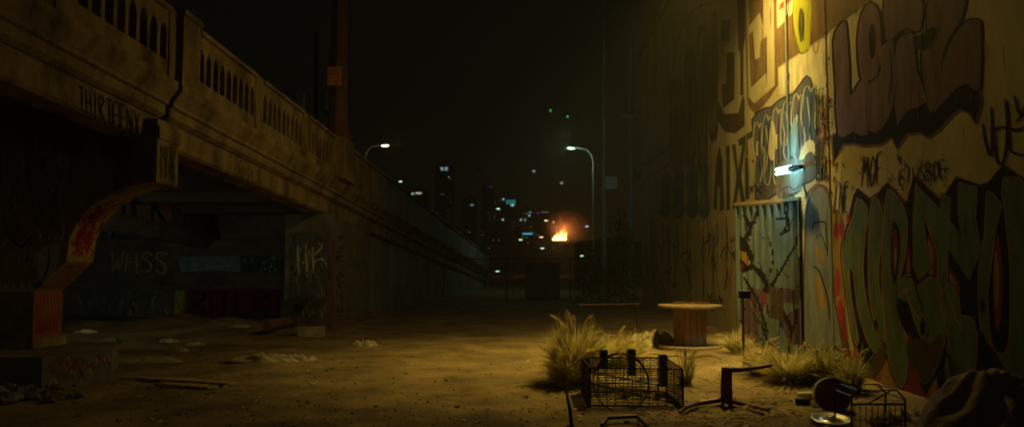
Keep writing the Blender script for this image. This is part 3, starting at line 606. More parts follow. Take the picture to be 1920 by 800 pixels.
# graffiti on the bridge
g = Paint(lambda x, y, o: fas(x, y, o))
g.text('THIRTEENX', [(148, 208), (264, 262), (262, 212), (146, 160)], 4.4, BLK, 1, .03)
g.line([(228, 246), (262, 240), (266, 246)], 2, BLK, 2)
g.text('ABSTZE', [(446, 345), (496, 358), (494, 326), (444, 308)], 2, BRD, 1, .03); g.line([(436, 325), (450, 303), (480, 308), (490, 320)], 2, BRD, 2)
g.line([(118, 195), (122, 172), (126, 198)], 2, BRD, 1)
g.build('graffiti', fbeam, label='black gothic tag sprayed on the fascia')
g = Paint(lambda x, y, o: onplane(x, y, Vector((-4.74 + o, 0, 0)), Vector((1, -.0147, 0))) )
g = Paint(lambda x, y, o: Vector((-4.735 + o, PY0 + .06 + x * .56, 2.64 + y * .5)))
def PT(u): return u
for txt, x0 in (('1', .02), ('9', .22), ('7', .46), ('6', .70)):
    for st in FONT[txt]: g.line([(x0 + a * .2, .1 + b * .8) for a, b in st], .05, BLK, 1)
g.build('pilaster_tag', bpier)
# painted pier end: each facet of the profile
def facet(i, u, v, o=0):      # u across the pier (0..1), v along facet
    a = prof[i]; b = prof[i + 1]; x = a[0] * (1 - v) + b[0] * v; z = a[1] * (1 - v) + b[1] * v
    dx, dz = b[0] - a[0], b[1] - a[1]; Ln = math.hypot(dx, dz)
    return Vector((x + dz / Ln * o + .004, PY0 + .0 + (PY1 - PY0) * u, z - dx / Ln * o))
g = Paint(lambda u, v, o: facet(0, u, v, o)); g.poly([(0, 0), (1, 0), (1, 1), (0, 1)], P('terracotta', .26, .10, .045), 0, 0)
for k in range(7): 
    g.line([(.1 + k * .12, .06 + random.uniform(0, .1)), (.14 + k * .12, .5), (.08 + k * .12, .94)], .05, RED, 2)
    g.line([(.1 + k * .12, .2), (.2 + k * .1, .15), (.2 + k * .1, .4)], .045, DRD, 2)
g.build('pier_lettering', bpier)
g = Paint(lambda u, v, o: facet(1, u, v, o)); g.poly([(0, 0), (1, 0), (1, 1), (0, 1)], YEL, 0, 0)
for k, r in enumerate((.36, .27, .18, .09)): g.line([(.5 - r, .5 - r), (.5 + r, .5 - r), (.5 + r, .5 + r), (.5 - r, .5 + r), (.5 - r, .5 - r + .06)], .05, DRD, 2, 0)
g.build('pier_maze', bpier)
def fcur(u, v, o):
    v = max(0, min(4.999, v)); return facet(2 + int(v), u, v - int(v), o)
g = Paint(fcur)
g.poly([(0, 0), (1, 0), (1, 1), (1, 2), (1, 3), (.95, 4), (.1, 4), (0, 3), (0, 2), (0, 1)], YEL, 0, 0)
for k in range(60):
    u, v = random.uniform(.12, .88), random.uniform(.1, 3.2)
    g.line([(u, v), (min(.95, u + random.uniform(-.15, .2)), v + .3), (max(.05, u - random.uniform(-.1, .2)), v + .55), (min(.93, u + .1), v + .7)], .07, random.choice((DRD, DRD, RED, BLK)), 2)
g.build('pier_scrawl', bpier)
# front of the pier, facing the camera
g = Paint(lambda x, y, o: at(x, y, PY0 - o))
g.poly([(70, 470), (104, 458), (110, 480), (100, 512), (76, 530), (68, 500)], WHT, 1); g.line([(92, 462), (90, 500), (74, 540)], 3, BLK, 2)
g.poly([(-10, 400), (30, 405), (50, 440), (20, 470), (-10, 462)], YEL, 1); g.line([(6, 400), (16, 440), (40, 462), (60, 440)], 5, BLK, 2)
for k in range(5): g.poly([(-6 + k * 15, 528), (2 + k * 15, 538), (6 + k * 15, 545), (-8 + k * 15, 546)], WHT, 1)
for q in ([(34, 270), (44, 300), (40, 330), (50, 352)], [(70, 250), (66, 280), (60, 310), (64, 330)], [(0, 280), (10, 300), (2, 330)], [(120, 330), (112, 370), (118, 400)]): g.line(q, 2.4, WHT, 1)
g.poly([(72, 300), (88, 298), (82, 324), (76, 320)], ORG, 1)
for k in range(34):
    x, y = random.uniform(-5, 118), random.uniform(230, 520); x = min(x, 66) if y > 470 else x
    g.line([(x, y), (x + random.uniform(-8, 8), y + random.uniform(6, 20)), (x + random.uniform(-10, 10), y + random.uniform(10, 34))], random.uniform(1.5, 3.5), random.choice((WHT, GRB, WHT, BLK, ORG)), 3)
g.build('pier_mural', bpier)
def fs_(u, v, o): return Vector((-5.58 + .38 * u + .92 * o, 9.6 + .9 * u - .39 * o, .40 * v))
g = Paint(fs_)
for k in range(34): u = random.uniform(.05, .9); v = random.uniform(.2, .8); g.line([(u, v), (u + .06, v + .15), (u + .1, v - .1)], .02, random.choice((DRD, BRD, OCH)), 2)
g.build('footing_tags', br)
# end wall graffiti
g = Paint(lambda x, y, o: at(x, y, 20.99 - o))
g.poly([(352, 541), (528, 541), (528, 604), (352, 608)], CRIM, 0, 0); g.text('BTUK', [(358, 600), (522, 600), (522, 545), (358, 545)], 7, BLK, 1, .02)
g.text('KER', [(224, 598), (318, 598), (318, 542), (224, 542)], 4, GRB, 1); g.poly([(328, 545), (346, 543), (348, 598), (326, 600)], OLV, 0, 0); g.text('AB', [(150, 600), (216, 598), (216, 545), (150, 545)], 3, TEAL, 1)
g.build('end_wall_mural', ewall)
g = Paint(lambda x, y, o: at(x, y, 21.09 - o))
g.poly([(332, 480), (450, 480), (450, 510), (340, 510)], CYN, 0, 0); g.poly([(450, 479), (535, 479), (535, 511), (450, 511)], TEAL, 0, 0)
for k in range(30): g.ellipse(random.uniform(452, 532), random.uniform(482, 508), 1.8, 2.4, random.choice((WHT, BLK, WHT, YEL)), 2)
g.text('WHSS', [(206, 511), (318, 511), (318, 474), (206, 472)], 3.4, WHT, 1, .08); g.text('WHSS', [(209, 511), (321, 511), (321, 476), (209, 474)], 1.4, OLV, 2, .1)
g.line([(340, 510), (400, 508), (448, 511)], 2, RED, 2)
g.build('band_mural', ewall)
g = Paint(lambda x, y, o: at(x, y, 20.99 - o))
for k in range(90):
    x = random.uniform(150, 345); y = random.uniform(542, 580) if k % 2 else random.uniform(400, 440); g.line([(x, y), (x + random.uniform(-8, 8), y + 8), (x + random.uniform(-4, 12), y + random.uniform(10, 24))], random.uniform(1.5, 3), random.choice((WHT, GRB, BLK, TEAL, BLU)), 2)
for x0 in (360, 402, 445, 485): g.line([(x0, 546), (x0 + 4, 600), (x0 + 30, 598), (x0 + 26, 570), (x0 + 30, 546), (x0, 546)], 2, MAG, 3)
g.build('end_wall_scribbles', ewall)
g = Paint(lambda x, y, o: onplane(x, y, Vector((BX0 - 3.6 + o, 0, 0)), BN))
g.poly([(196, 352), (322, 330), (322, 424), (196, 400)], OCH, 0, 0); g.text('TER', [(214, 402), (318, 422), (318, 345), (214, 350)], 9, BLK, 1, .02)
for k in range(12): g.line([(330 + k * 14, 360 + k * 4), (336 + k * 14, 395 + k * 3), (328 + k * 14, 425 + k * 2)], 4, RED, 1)
g.build('girder_mural', br)
g = Paint(lambda x, y, o: at(x, y, 18.69 - o))
g.poly([(543, 436), (618, 434), (619, 604), (543, 604)], P('dark_base_coat', .09, .085, .07), 0, 0)  # even dark base coat under the tags
for q in ([(558, 462), (560, 515)], [(574, 458), (575, 520)], [(558, 490), (575, 492)], [(586, 462), (588, 512)], [(588, 492), (604, 485), (614, 500)], [(596, 455), (604, 462), (586, 480)]): g.line(q, 4, WHT, 2)
for k in range(150):
    x, y = random.uniform(545, 616), random.uniform(435, 590); g.line([(x, y), (x + random.uniform(-5, 5), y + random.uniform(4, 14)), (x + random.uniform(-9, 9), y + random.uniform(10, 26))], random.uniform(.9, 2), random.choice((GRB, DOL, RED, BLK, GRB, TEAL, OLV)), 1)
g.build('abutment_mural', br)
g = Paint(lambda x, y, o: onplane(x, y, Vector((-4.22 + o, 0, 0)), Vector((1, 0, 0))))
g.poly([(628, 440), (656, 440), (656, 600), (628, 610)], P('tagged_cream', .17, .13, .08), 0, 0)
g.build('abutment_tags', br) if False else None
for k in range(60):
    x, y = random.uniform(628, 640), random.uniform(440, 600); g.line([(x, y), (x + random.uniform(-1, 6), y + random.uniform(1, 6)), (x + random.uniform(0, 7), y + random.uniform(-4, 6))], 1.6, random.choice((BLK, BLK, BLK, RED)), 2)
g.poly([(622, 460), (626, 440), (626, 610), (620, 610)], RED, 3, 0)
g.build('abutment_tags', br)

# ------------------------------------------------------------------ tall tapered pole on the bridge
pb = B(19.4, -.2, -.1)
tp = thing('lighting_column', 'tall tapered orange brown concrete column rising from the bridge parapet', 'column', pb)
b0 = at(633, 262, 19.4); t0 = at(641, -60, 19.4)
MB().lathe((b0.x, 19.4, b0.z), [(.33, -.06), (.30, .12), (.25, .3), (.24, .5), (.225, 1.2), (.165, t0.z - b0.z)], 8).build('shaft', 'pole', tp)
c = at(627, 143, 19.05)
sg = thing('pole_sign', 'small rectangular orange notice sign fixed to the tall bridge column', 'sign', c)
MB().rbox(c, (.34, .02, .46), rz=-.1).build('panel', 'signp', sg)
g = Paint(lambda x, y, o: at(x, y, 19.02 - o - .02)); 
for k in range(4): g.line([(617, 133 + k * 7), (637, 131 + k * 7)], 1.6, RED, 1, 0)
g.build('sign_lines', sg)

# ------------------------------------------------------------------ utility poles
def utility(x, ytop, Y, lab, cans=0, cross=True, mt='dark', box=None, r=.12):
    p = at(x, 500, Y); t = at(x, ytop, Y); o = thing('utility_pole', lab, 'utility pole', (p.x, Y, 0))
    MB().tube([(p.x, Y, -.2), (t.x, Y, t.z)], [r * 1.3, r], 10).build('pole', mt, o)
    if cross: MB().box((t.x - 1.1, Y - .08, t.z - .8), (t.x + 1.1, Y - .2, t.z - .68)).build('crossarm', mt, o)
    for k in range(cans):
        s_ = -1 if k else 1; MB().lathe((t.x + s_ * .55, Y - .35, t.z - 3.2), [(.0, 0), (.22, 0), (.24, .05), (.24, .75), (.2, .82), (0, .85)], 14).build('transformer', 'galv', o, smooth=True)
    if box: 
        c = at(box[0], box[1], Y - .3); MB().rbox(c, (.8, .5, .9)).build('meter_box', 'galv', o)
    return o
utility(593, 60, 30, 'faint utility pole with transformer cans behind the bridge', 2, False, r=.06)
utility(1133, -40, 58, 'thin dark utility pole left of the pair by the warehouse', 0, False, 'concrete_pale', (1146, 343), r=.13)
utility(1183, 75, 60, 'utility pole with crossarms close to the far warehouse corner', 0, True, 'concrete_pale', r=.16)
c = at(1183, 218, 59.6); MB().box((c.x - .8, 59.5, c.z - .1), (c.x + .8, 59.7, c.z + .1)).build('spare_crossarm', 'galv', tagit(thing('pole_brace', 'short pale metal brace across the utility pole near warehouse corner', 'brace', c)))

# ------------------------------------------------------------------ street lamps
def streetlamp(hx, hy, px, Y, c, s, lab, base_z=0, mt='galv', grp='street lamps with arms over the road', size=.42, arm=True):
    h = at(hx, hy, Y); p = at(px, hy, Y); o = thing('street_lamp', lab, 'street lamp', (p.x, Y, base_z), grp)
    dx = h.x - p.x; r = max(.06, .0007 * Y)
    pts = [(p.x, Y, base_z - .1), (p.x, Y, h.z - .9), (p.x + dx * .06, Y, h.z - .45), (p.x + dx * .3, Y, h.z - .08), (p.x + dx * .8, Y, h.z + .05)]
    MB().tube(pts, [r, r * .8, r * .7, r * .6, r * .55], 8).build('pole', mt, o)
    MB().blob((h.x, Y, h.z + size * .16), (size * 1.1, size * .5, size * .22), 1, amp=0).build('lamp_head', mt, o, smooth=True)
    MB().blob((h.x, Y - .02, h.z - size * .05), (size * .95, size * .5, size * .25), 1, amp=0).build('lens', glow('lamp_glow', c, s), o, smooth=True)
    return o
WG = (.50, 1.0, .58)
streetlamp(1071, 278, 1112, 50, WG, 2.4, 'tall street lamp with green white light on a curved arm', size=.27)
streetlamp(722, 273, 684, 50, (1, .82, .55), 6, 'street lamp with warm pinkish light standing on the bridge', rail(50) - 1.2, size=.24)
for hx, hy, Y, lab in ((751, 340, 120, 'green white street lamp beyond the ramp with a cyan streak'), (934, 391, 90, 'far street lamp below the teal rooftop sign'), (976, 449, 130, 'far street lamp left of the burning roof'), (1017, 465, 130, 'far street lamp just below the burning roof'),
                       (1091, 479, 120, 'low far street lamp right of the burning roof'), (933, 508, 60, 'lowest bright street lamp beside the orange road sign'), (1100, 424, 170, 'pale blue street lamp right of the red smoke')):
    streetlamp(hx, hy, hx - 19 if hx < 1000 else hx + 10, Y, WG if Y != 170 else (.6, .8, 1), 2.6, lab, 0 if hx > 760 else 3, size=.0023 * Y, grp='distant street lamps')
for hx, hy, lab in ((1024, 413, 'warm street lamp above the burning roof'), (1015, 444, 'small pinkish lamp beside the flames'), (1038, 416, 'tiny warm lamp just above the flames')):
    streetlamp(hx, hy, hx + 8, 200, (1, .72, .42), 3, lab, 0, size=.5 if hx != 1038 else .3, grp='distant street lamps')

# ------------------------------------------------------------------ skyline
wins = {}
def tower(x0, x1, yt, Y, lab, nwin, cols=((.5, 1, .7), (.9, .9, .55)), extra=(), seed=0, s=.12, ymax=470, name='office_tower'):
    rnd = random.Random(seed); a = at(x0, yt, Y); b = at(x1, yt, Y)
    o = thing(name, lab, 'tower' if name == 'office_tower' else 'building', ((a.x + b.x) / 2, Y, 0), None)
    MB().box((a.x, Y, -1), (b.x, Y + (b.x - a.x), a.z)).build('wall', 'city', o)
    MB().box((a.x + (b.x - a.x) * .3, Y + 3, a.z), (a.x + (b.x - a.x) * .7, Y + (b.x - a.x) * .6, a.z + Y * .005)).build('roof_plant_room', 'city', o)
    px = Y / F
    for k in range(nwin):
        x = rnd.uniform(x0 + 2, x1 - 2); y = rnd.uniform(yt + 6, ymax); c = at(round(x / 2.5) * 2.5, round(y / 5) * 5, Y)
        key = rnd.choice(cols); st = s * 3 * rnd.uniform(.3, 2.2)
        kk = (key, round(st, 2))
        if kk not in wins: wins[kk] = glow('lit_window', key, st)
        wdt = rnd.uniform(.7, 2.4) * px; MB().box((c.x - wdt / 2, Y - .15, c.z - .45 * px), (c.x + wdt / 2, Y + .05, c.z + .45 * px)).build('window', wins[kk], o)
    for (x, y, w_, h_, col, st, nm) in extra:
        c = at(x, y, Y); MB().box((c.x - w_ * px / 2, Y - .6, c.z - h_ * px / 2), (c.x + w_ * px / 2, Y - .004, c.z + h_ * px / 2)).build(nm, glow('sign_glow', col, st), o)
    return o
tower(816, 851, 309, 760, 'tallest dark tower crowned by a white blue lit sign', 16, extra=[(829, 316.5, 5, 6, (.6, .8, .85), .9, 'rooftop_sign'), (836.5, 316.5, 6, 7, (.35, .75, .9), .9, 'rooftop_sign'), (841.5, 332, 3, 2.4, (.6, .7, .4), .6, 'window'), (829, 364, 7, 3, (.1, .12, .3), .3, 'window')], seed=1, s=.05)
tower(924, 970, 368, 640, 'dark tower with a teal rooftop sign', 26, extra=[(958, 378.5, 18, 8, (.05, .55, .48), .55, 'rooftop_sign'), (961, 384.5, 6, 3, (.45, 1, .95), 1.6, 'rooftop_sign'), (944, 373.5, 4, 3.4, (.3, .9, .8), .9, 'window'), (943, 411.5, 4, 3.4, (.6, 1, .8), .9, 'window')], seed=2, s=.14)
tower(972, 1000, 392, 560, 'slim tower with clustered green windows beside teal sign tower', 20, extra=[(994, 398, 5, 2.4, (.2, .7, .7), .7, 'window'), (992.5, 404, 3.5, 3.4, (.6, .8, .7), .8, 'window'), (976.5, 412, 3.5, 4, (.5, .8, .65), .7, 'window'), (985, 412, 3, 6, (.35, .7, .6), .5, 'window')], seed=3, s=.14)
tower(1003, 1032, 397, 520, 'dark block edged by a red blue roof light', 8, extra=[(1009, 399.5, 6, 2.5, (.35, .05, .4), .45, 'roof_light'), (1022, 397.5, 14, 2, (.35, .4, .28), .4, 'roof_light')], seed=4, s=.06)
tower(864, 900, 372, 690, 'plain dark tower left of the slender concrete mast', 8, extra=[(885, 384, 5, 3.4, (.3, .7, .6), .7, 'window')], seed=5, s=.05)
tower(904, 926, 346, 720, 'dark tower with red and blue roof beacons', 7, extra=[(934 - 20, 350, 7, 2, (.02, .02, .4), .4, 'roof_light'), (921, 350, 3, 3, (.6, .02, .03), .5, 'roof_light')], seed=8, s=.05)
tower(764, 800, 357, 420, 'low dark block with a lit roof edge beyond the ramp', 6, extra=[(774, 363, 4, 4, (.6, .85, .6), .8, 'window'), (785, 362, 11, 3.4, (.75, .85, .6), .8, 'window')], seed=6, s=.05)
tower(850, 1000, 425, 330, 'long low dark warehouse in front of the towers', 14, extra=[(989, 438, 19, 2.6, (.1, .6, .85), .9, 'light_strip')], seed=7, s=.10, ymax=470, name='warehouse')
tower(1000, 1112, 450, 165, 'low flat warehouse whose roof is burning', 4, cols=((1, .7, .4),), seed=9, s=.08, ymax=480, name='warehouse')
tower(1086, 1210, 452, 120, 'dark shed between the burning roof and the mural wall', 2, seed=10, s=.05, ymax=470, name='warehouse')
for x, y, c, lab in ((1032, 208, (.05, .9, .15), 'upper green beacon light on a thin mast'), (1064, 219, (.05, .9, .15), 'lower green beacon light on a thin mast')):
    p = at(x, y, 500); o = thing('beacon_mast', lab, 'mast', (p.x, 500, 0), 'green beacon masts')
    MB().tube([(p.x, 500, 0), (p.x, 500, p.z)], .09, 5).build('mast', 'city', o); MB().blob((p.x, 499.5, p.z), .75, amp=0).build('beacon', glow('beacon', c, .9), o)
for x, y, c, lab in ((1001, 321, (.6, .7, .75), 'pale helicopter like light above the skyline'), (1053, 343, (.7, .8, .5), 'lone yellow white light above the flames')):
    p = at(x, y, 500); o = thing('warning_mast', 'mast topped by a ' + lab.replace('helicopter like ', ''), 'mast', (p.x, 500, 0))
    MB().tube([(p.x, 500, 0), (p.x, 500, p.z)], .09, 5).build('mast', 'city', o); MB().blob((p.x, 499.5, p.z), (1.1, .8, .8), amp=0).build('beacon', glow('beacon', c, .5), o)
# slender concrete mast
p = at(897, 480, 70); t = at(898, 312, 70); o = thing('concrete_mast', 'slender pale concrete mast standing beyond the end of the ramp', 'mast', (p.x, 70, 0))
MB().tube([(p.x, 70, -.2), (p.x, 70, t.z - 2.5), (t.x, 70, t.z - 2.4), (t.x, 70, t.z)], [.30, .24, .16, .13], 10).build('shaft', 'concrete_pale', o)

# ------------------------------------------------------------------ fire on the roof
fy = 163; fc = at(1050, 449, fy)
fo = thing('roof_fire', 'bright yellow orange flames burning on the far warehouse roof', 'fire', fc)
def flame_mat(name, base, tip, st, h):
    m = bpy.data.materials.new(name); m.use_nodes = True; n = m.node_tree; n.nodes.clear()
    o = n.nodes.new('ShaderNodeOutputMaterial'); e = n.nodes.new('ShaderNodeEmission'); t = n.nodes.new('ShaderNodeTexCoord'); x = n.nodes.new('ShaderNodeSeparateXYZ')
    mr = n.nodes.new('ShaderNodeMapRange'); mr.inputs['From Max'].default_value = h; cr = n.nodes.new('ShaderNodeValToRGB')
    cr.color_ramp.elements[0].color = (*[c * st for c in base], 1); cr.color_ramp.elements[1].color = (*tip, 1)
    n.links.new(t.outputs['Object'], x.inputs[0]); n.links.new(x.outputs['Z'], mr.inputs[0]); n.links.new(mr.outputs[0], cr.inputs[0]); n.links.new(cr.outputs[0], e.inputs[0]); n.links.new(e.outputs[0], o.inputs[0]); return m
rnd = random.Random(4)
def flames(n, x0, x1, y, hs, r0, mname, m, jit):
    mb = MB()
    for k in range(n):
        u = (k + .5) / n; bx = fc.x + x0 + (x1 - x0) * u + rnd.uniform(-.1, .1); hgt = hs * (.35 + .65 * math.sin(PI * min(.62, u * .66))) * rnd.uniform(.4, 1.2); r = r0 * rnd.uniform(.7, 1.2); pts = []; rs = []
        for i in range(7): t = i / 6; pts.append((bx + .35 * t * t + jit * math.sin(t * 5 + k) * t, y + rnd.uniform(-.1, .1), fc.z - .1 + hgt * t)); rs.append(r * (1 - t) ** .7 * (1 + .3 * math.sin(t * 4)) + .01)
        mb.tube(pts, rs, 8)
    mb.build(mname, m, fo, smooth=True)
flames(22, -1.5, 1.15, fy, 2.6, .15, 'flames', flame_mat('flame_core', (1, .62, .18), (1.3, .30, .03), 7, 2.0), .12)
flames(16, -.9, 1.35, fy + .6, 3.6, .15, 'outer_flames', flame_mat('flame_outer', (1, .35, .05), (.35, .05, .01), 1.5, 2.8), .2)
lamp('fire_light', (fc.x + .5, fy - .6, fc.z + 1.5), 1500, (1, .30, .07), .6)
vm = bpy.data.materials.new('lit_smoke'); vm.use_nodes = True; n = vm.node_tree; n.nodes.clear()
mo = n.nodes.new('ShaderNodeOutputMaterial'); pv = n.nodes.new('ShaderNodeVolumePrincipled'); pv.inputs['Color'].default_value = (.75, .6, .55, 1)
t = n.nodes.new('ShaderNodeTexCoord'); nz = n.nodes.new('ShaderNodeTexNoise'); nz.inputs['Scale'].default_value = .5; nz.inputs['Detail'].default_value = 4
gr = n.nodes.new('ShaderNodeTexGradient'); gr.gradient_type = 'SPHERICAL'; mp = n.nodes.new('ShaderNodeMapping'); mp.inputs['Scale'].default_value = (1 / 5.6, 1 / 2.6, 1 / 4.0)
n.links.new(t.outputs['Object'], nz.inputs[0]); n.links.new(t.outputs['Object'], mp.inputs[0]); n.links.new(mp.outputs[0], gr.inputs[0])
mm = n.nodes.new('ShaderNodeMath'); mm.operation = 'MULTIPLY'; n.links.new(nz.outputs['Fac'], mm.inputs[0]); n.links.new(gr.outputs['Fac'], mm.inputs[1])
m2 = n.nodes.new('ShaderNodeMath'); m2.operation = 'MULTIPLY'; m2.inputs[1].default_value = .9; n.links.new(mm.outputs[0], m2.inputs[0]); n.links.new(m2.outputs[0], pv.inputs['Density']); n.links.new(pv.outputs[0], mo.inputs['Volume'])
sc_ = Vector((fc.x + 2.0, fy + 1.2, fc.z + 2.6)); sm = bpy.data.objects.new('smoke', None)
mb = MB().blob((0, 0, 0), (5.6, 2.6, 4.0), amp=0, rings=14, n=20); so = mb.build('smoke', vm, smooth=True, kind='stuff', label='red lit smoke drifting from the roof fire', cat='smoke'); so.location = sc_

# ------------------------------------------------------------------ fence and far clutter
fo = thing('chain_link_fence', 'dark chain link fence with a straight top rail across the lot end', 'fence', (0, 38, 0))
xa, xb = at(832, 485, 38).x, at(1200, 485, 38).x; zt = at(960, 485, 38).z
MB().tube([(xa, 38, zt), (xb, 38, zt)], .03, 6).build('top_rail', 'dark', fo)
k = xa
while k < xb: MB().tube([(k, 38, -.1), (k, 38, zt + .05)], .035, 6).build('post', 'dark', fo); k += 3.0
mb = MB(); k = xa
while k < xb:
    mb.tube([(k, 38.02, 0), (min(xb, k + zt), 38.02, min(zt, xb - k))], .005, 3, cap=False); mb.tube([(k, 38.03, 0), (max(xa, k - zt), 38.03, min(zt, k - xa))], .005, 3, cap=False); k += .16
mb.build('wire_mesh', 'dark', fo)
pg = thing('barrier_panel', 'faint grey sheet barrier behind the chain link fence', 'barrier', at(1015, 560, 39))
a = at(984, 492, 39); b = at(1050, 560, 39); MB().box((a.x, 39, -.05), (b.x, 39.05, a.z)).build('panel', 'concrete_pale', pg)
for x in (a.x + .1, b.x - .2): MB().box((x, 39.05, -.05), (x + .1, 39.5, .1)).build('foot', 'galv', pg)
rs = thing('road_sign', 'dim orange road works sign behind the fence', 'sign', at(962, 520, 44))
c = at(961, 500, 44); c.y = 44; MB().rbox(c, (.5, .03, .5), ry=PI / 4).build('sign_board', 'orange', rs); MB().tube([(c.x, 44.03, 0), (c.x, 44.03, c.z)], .03, 6).build('post', 'galv', rs)
# night air that swallows the skyline
hm = bpy.data.materials.new('night_air'); hm.use_nodes = True; n = hm.node_tree; n.nodes.clear()
ho = n.nodes.new('ShaderNodeOutputMaterial'); hv = n.nodes.new('ShaderNodeVolumePrincipled'); hv.inputs['Color'].default_value = (.85, .85, .75, 1); hv.inputs['Density'].default_value = .0016; hv.inputs['Anisotropy'].default_value = .2
n.links.new(hv.outputs[0], ho.inputs['Volume'])
MB().box((-1300, -40, -1.2), (1300, 1100, 240)).build('haze', hm, kind='stuff', label='thin dirty night air over the lot and the city', cat='haze')
# dark shrubs beside the far corner
def shrub(x, ybot, ytop, wpx, Y, lab, seed):
    c = at(x, ytop, Y); h = c.z; o = thing('shrub', lab, 'shrub', (c.x, Y, 0), 'dark shrubs by the far warehouse corner'); rnd = random.Random(seed); mb = MB(); rw = wpx / F * Y / 2
    for k in range(1500):
        a = rnd.uniform(0, 2 * PI); r = rw * rnd.random() ** .5; z = rnd.random() ** .8 * h * (1 - .5 * (r / rw) ** 2) * (1 + .2 * noise.noise(Vector((a, r, seed))))
        p = Vector((c.x + r * math.cos(a), Y + r * math.sin(a), z)); d = Vector((rnd.uniform(-1, 1), rnd.uniform(-1, 1), rnd.uniform(-1, 1))) * .11; e = Vector((rnd.uniform(-1, 1), rnd.uniform(-1, 1), rnd.uniform(-1, 1))) * .11
        mb.add([p, p + d, p + e], [(0, 1, 2)])
    mb.build('foliage', 'leaf', o); mb = MB()
    for k in range(6): mb.tube([(c.x, Y, -.1), (c.x + rnd.uniform(-.4, .4) * rw, Y, h * .4), (c.x + rnd.uniform(-.8, .8) * rw, Y + rnd.uniform(-.3, .3), h * .8)], [.05, .03, .01], 5)
    mb.build('stem', 'wood', o)
shrub(1165, 560, 384, 60, 33, 'tall dark shrub crowding the far warehouse corner', 1); shrub(1110, 560, 470, 70, 34, 'lower dark shrub left of the tall one', 2)
# saw horse
tr = thing('trestle', 'low thin metal trestle standing in the dark behind the grass', 'trestle', G(1140, 625))
b = G(1140, 620); y_ = b.y; l = at(1085, 571, y_); r = at(1200, 569, y_)
MB().tube([l, r], .014, 6).build('top_bar', 'wood', tr)
for e, s_ in ((l, 1), (r, -1)):
    for t_ in (-.25, .25): MB().tube([e + Vector((s_ * .06, 0, 0)), (e.x + s_ * .04, y_ + t_, gz(e.x, y_ + t_))], .012, 5).build('leg', 'dark', tr)

# ------------------------------------------------------------------ cable spool
sb = G(1300, 655); sb.y += .25
sp_ = thing('cable_spool', 'upright wooden cable spool used as a table by the mural wall', 'cable spool', sb)
sh_ = at(1298, 571, sb.y).z - sb.z; R = .57
MB().lathe(sb, [(0, 0), (R, 0), (R, .06), (0, .06)], 40).build('bottom_flange', 'board', sp_)
mb = MB()
for k in range(16):
    a = 2 * PI * k / 16; mb.rbox(sb + Vector((.27 * math.cos(a), .27 * math.sin(a), sh_ / 2)), (.035, .104, sh_ - .10), rz=a)
mb.build('core', 'wood', sp_)
MB().lathe(sb, [(0, sh_ - .055), (R, sh_ - .055), (R + .004, sh_ - .028), (R, sh_), (0, sh_)], 40).build('top_flange', 'spool_top', sp_)
mb = MB()
for x0, r in ((-.1, .2), (.22, .16)): mb.tube([sb + Vector((x0 + r * math.cos(t), .1 + .7 * r * math.sin(t), sh_ + .012 + .03 * max(0, math.sin(t)))) for t in [i * PI / 8 for i in range(17)]], .006, 5)
mb.build('wire_coil', 'rust', label='loose rusty wire loops lying on the spool top', cat='wire')
# leaning red board, box headed post and stick
pp = G(1395, 692); o = thing('lamp_post_stub', 'short dark post with a square box head before the corrugated gate', 'post', pp)
top = at(1396, 552, pp.y); MB().tube([pp, (pp.x, pp.y, top.z)], .02, 8).build('post', 'rust', o); MB().rbox((top.x, pp.y, top.z), (.14, .12, .10)).build('box_head', 'black', o)
MB().rbox((top.x, pp.y, top.z + .056), (.145, .125, .008)).build('cap', 'galv', o)
a = at(1407, 565, pp.y + .3); b = G(1442, 640); MB().tube([a, (a + b) / 2 + Vector((0, 0, .02)), b], .012, 6).build('leaning_stick', 'galv', label='thin stick leaning diagonally against the corrugated gate', cat='stick')
# plastic heap left of the spool
pc = G(1225, 650); sheet('plastic_sheet', pc + Vector((0, .25, 0)), .5, .35, .42, 12, 'plastic_dusty', nx=40, ny=30, sharp=2.6, k1=.55, k2=.2, label='crumpled dusty plastic sheet heaped between grass and spool', cat='plastic sheet')
pc = G(1200, 659); mb = MB(); mb.lathe(pc + Vector((-.07, 0, .035)), [(0, 0), (.03, 0), (.033, .02), (.033, .13), (.014, .16), (.014, .18), (0, .18)], 14, axis=(1, .2, 0)); mb.build('bottle', 'white', smooth=True, label='small white bottle lying left of the spool', cat='bottle')
# ------------------------------------------------------------------ wire cage
ca = G(1092, 736); cb = G(1246, 762)
cg = thing('wire_cage', 'black wire cage crate with square corner posts on the sand', 'cage', ca)
Hc = .41; x0, x1, y1, y0 = ca.x, ca.x + .98, ca.y, cb.y; zb = gz(ca.x + .4, ca.y - .3)
def quad(z): return [(x0, y0, z), (x1, y0 + .02, z - .02), (x1 + .0, y1, z), (x0, y1, z)]
mb = MB()
for z in (zb + .02, zb + Hc):
    q = quad(z)
    for i in range(4): mb.tube([q[i], q[(i + 1) % 4]], .010, 6)
for i in range(4): mb.tube([quad(zb)[i], quad(zb + Hc)[i]], .011, 6)
mb.build('frame', 'black', cg)
mb = MB(); 
for k in range(1, 16):
    z = zb + Hc * k / 16; q = quad(z)
    for i in range(4):
        a, b = Vector(q[i]), Vector(q[(i + 1) % 4]); m_ = (a + b) / 2 + Vector((0, 0, random.uniform(-.012, .012))); mb.tube([a, m_, b], .0045, 4, cap=False)
for i in range(4):
    a, b = Vector(quad(zb)[i]), Vector(quad(zb)[(i + 1) % 4])
    for k in range(1, 11): p = a + (b - a) * k / 11; mb.tube([p, p + Vector((0, 0, Hc))], .0045, 4, cap=False)
for k in range(1, 14): x = x0 + (x1 - x0) * k / 14; mb.tube([(x, y0, zb + Hc), (x, y1, zb + Hc)], .0045, 4, cap=False)
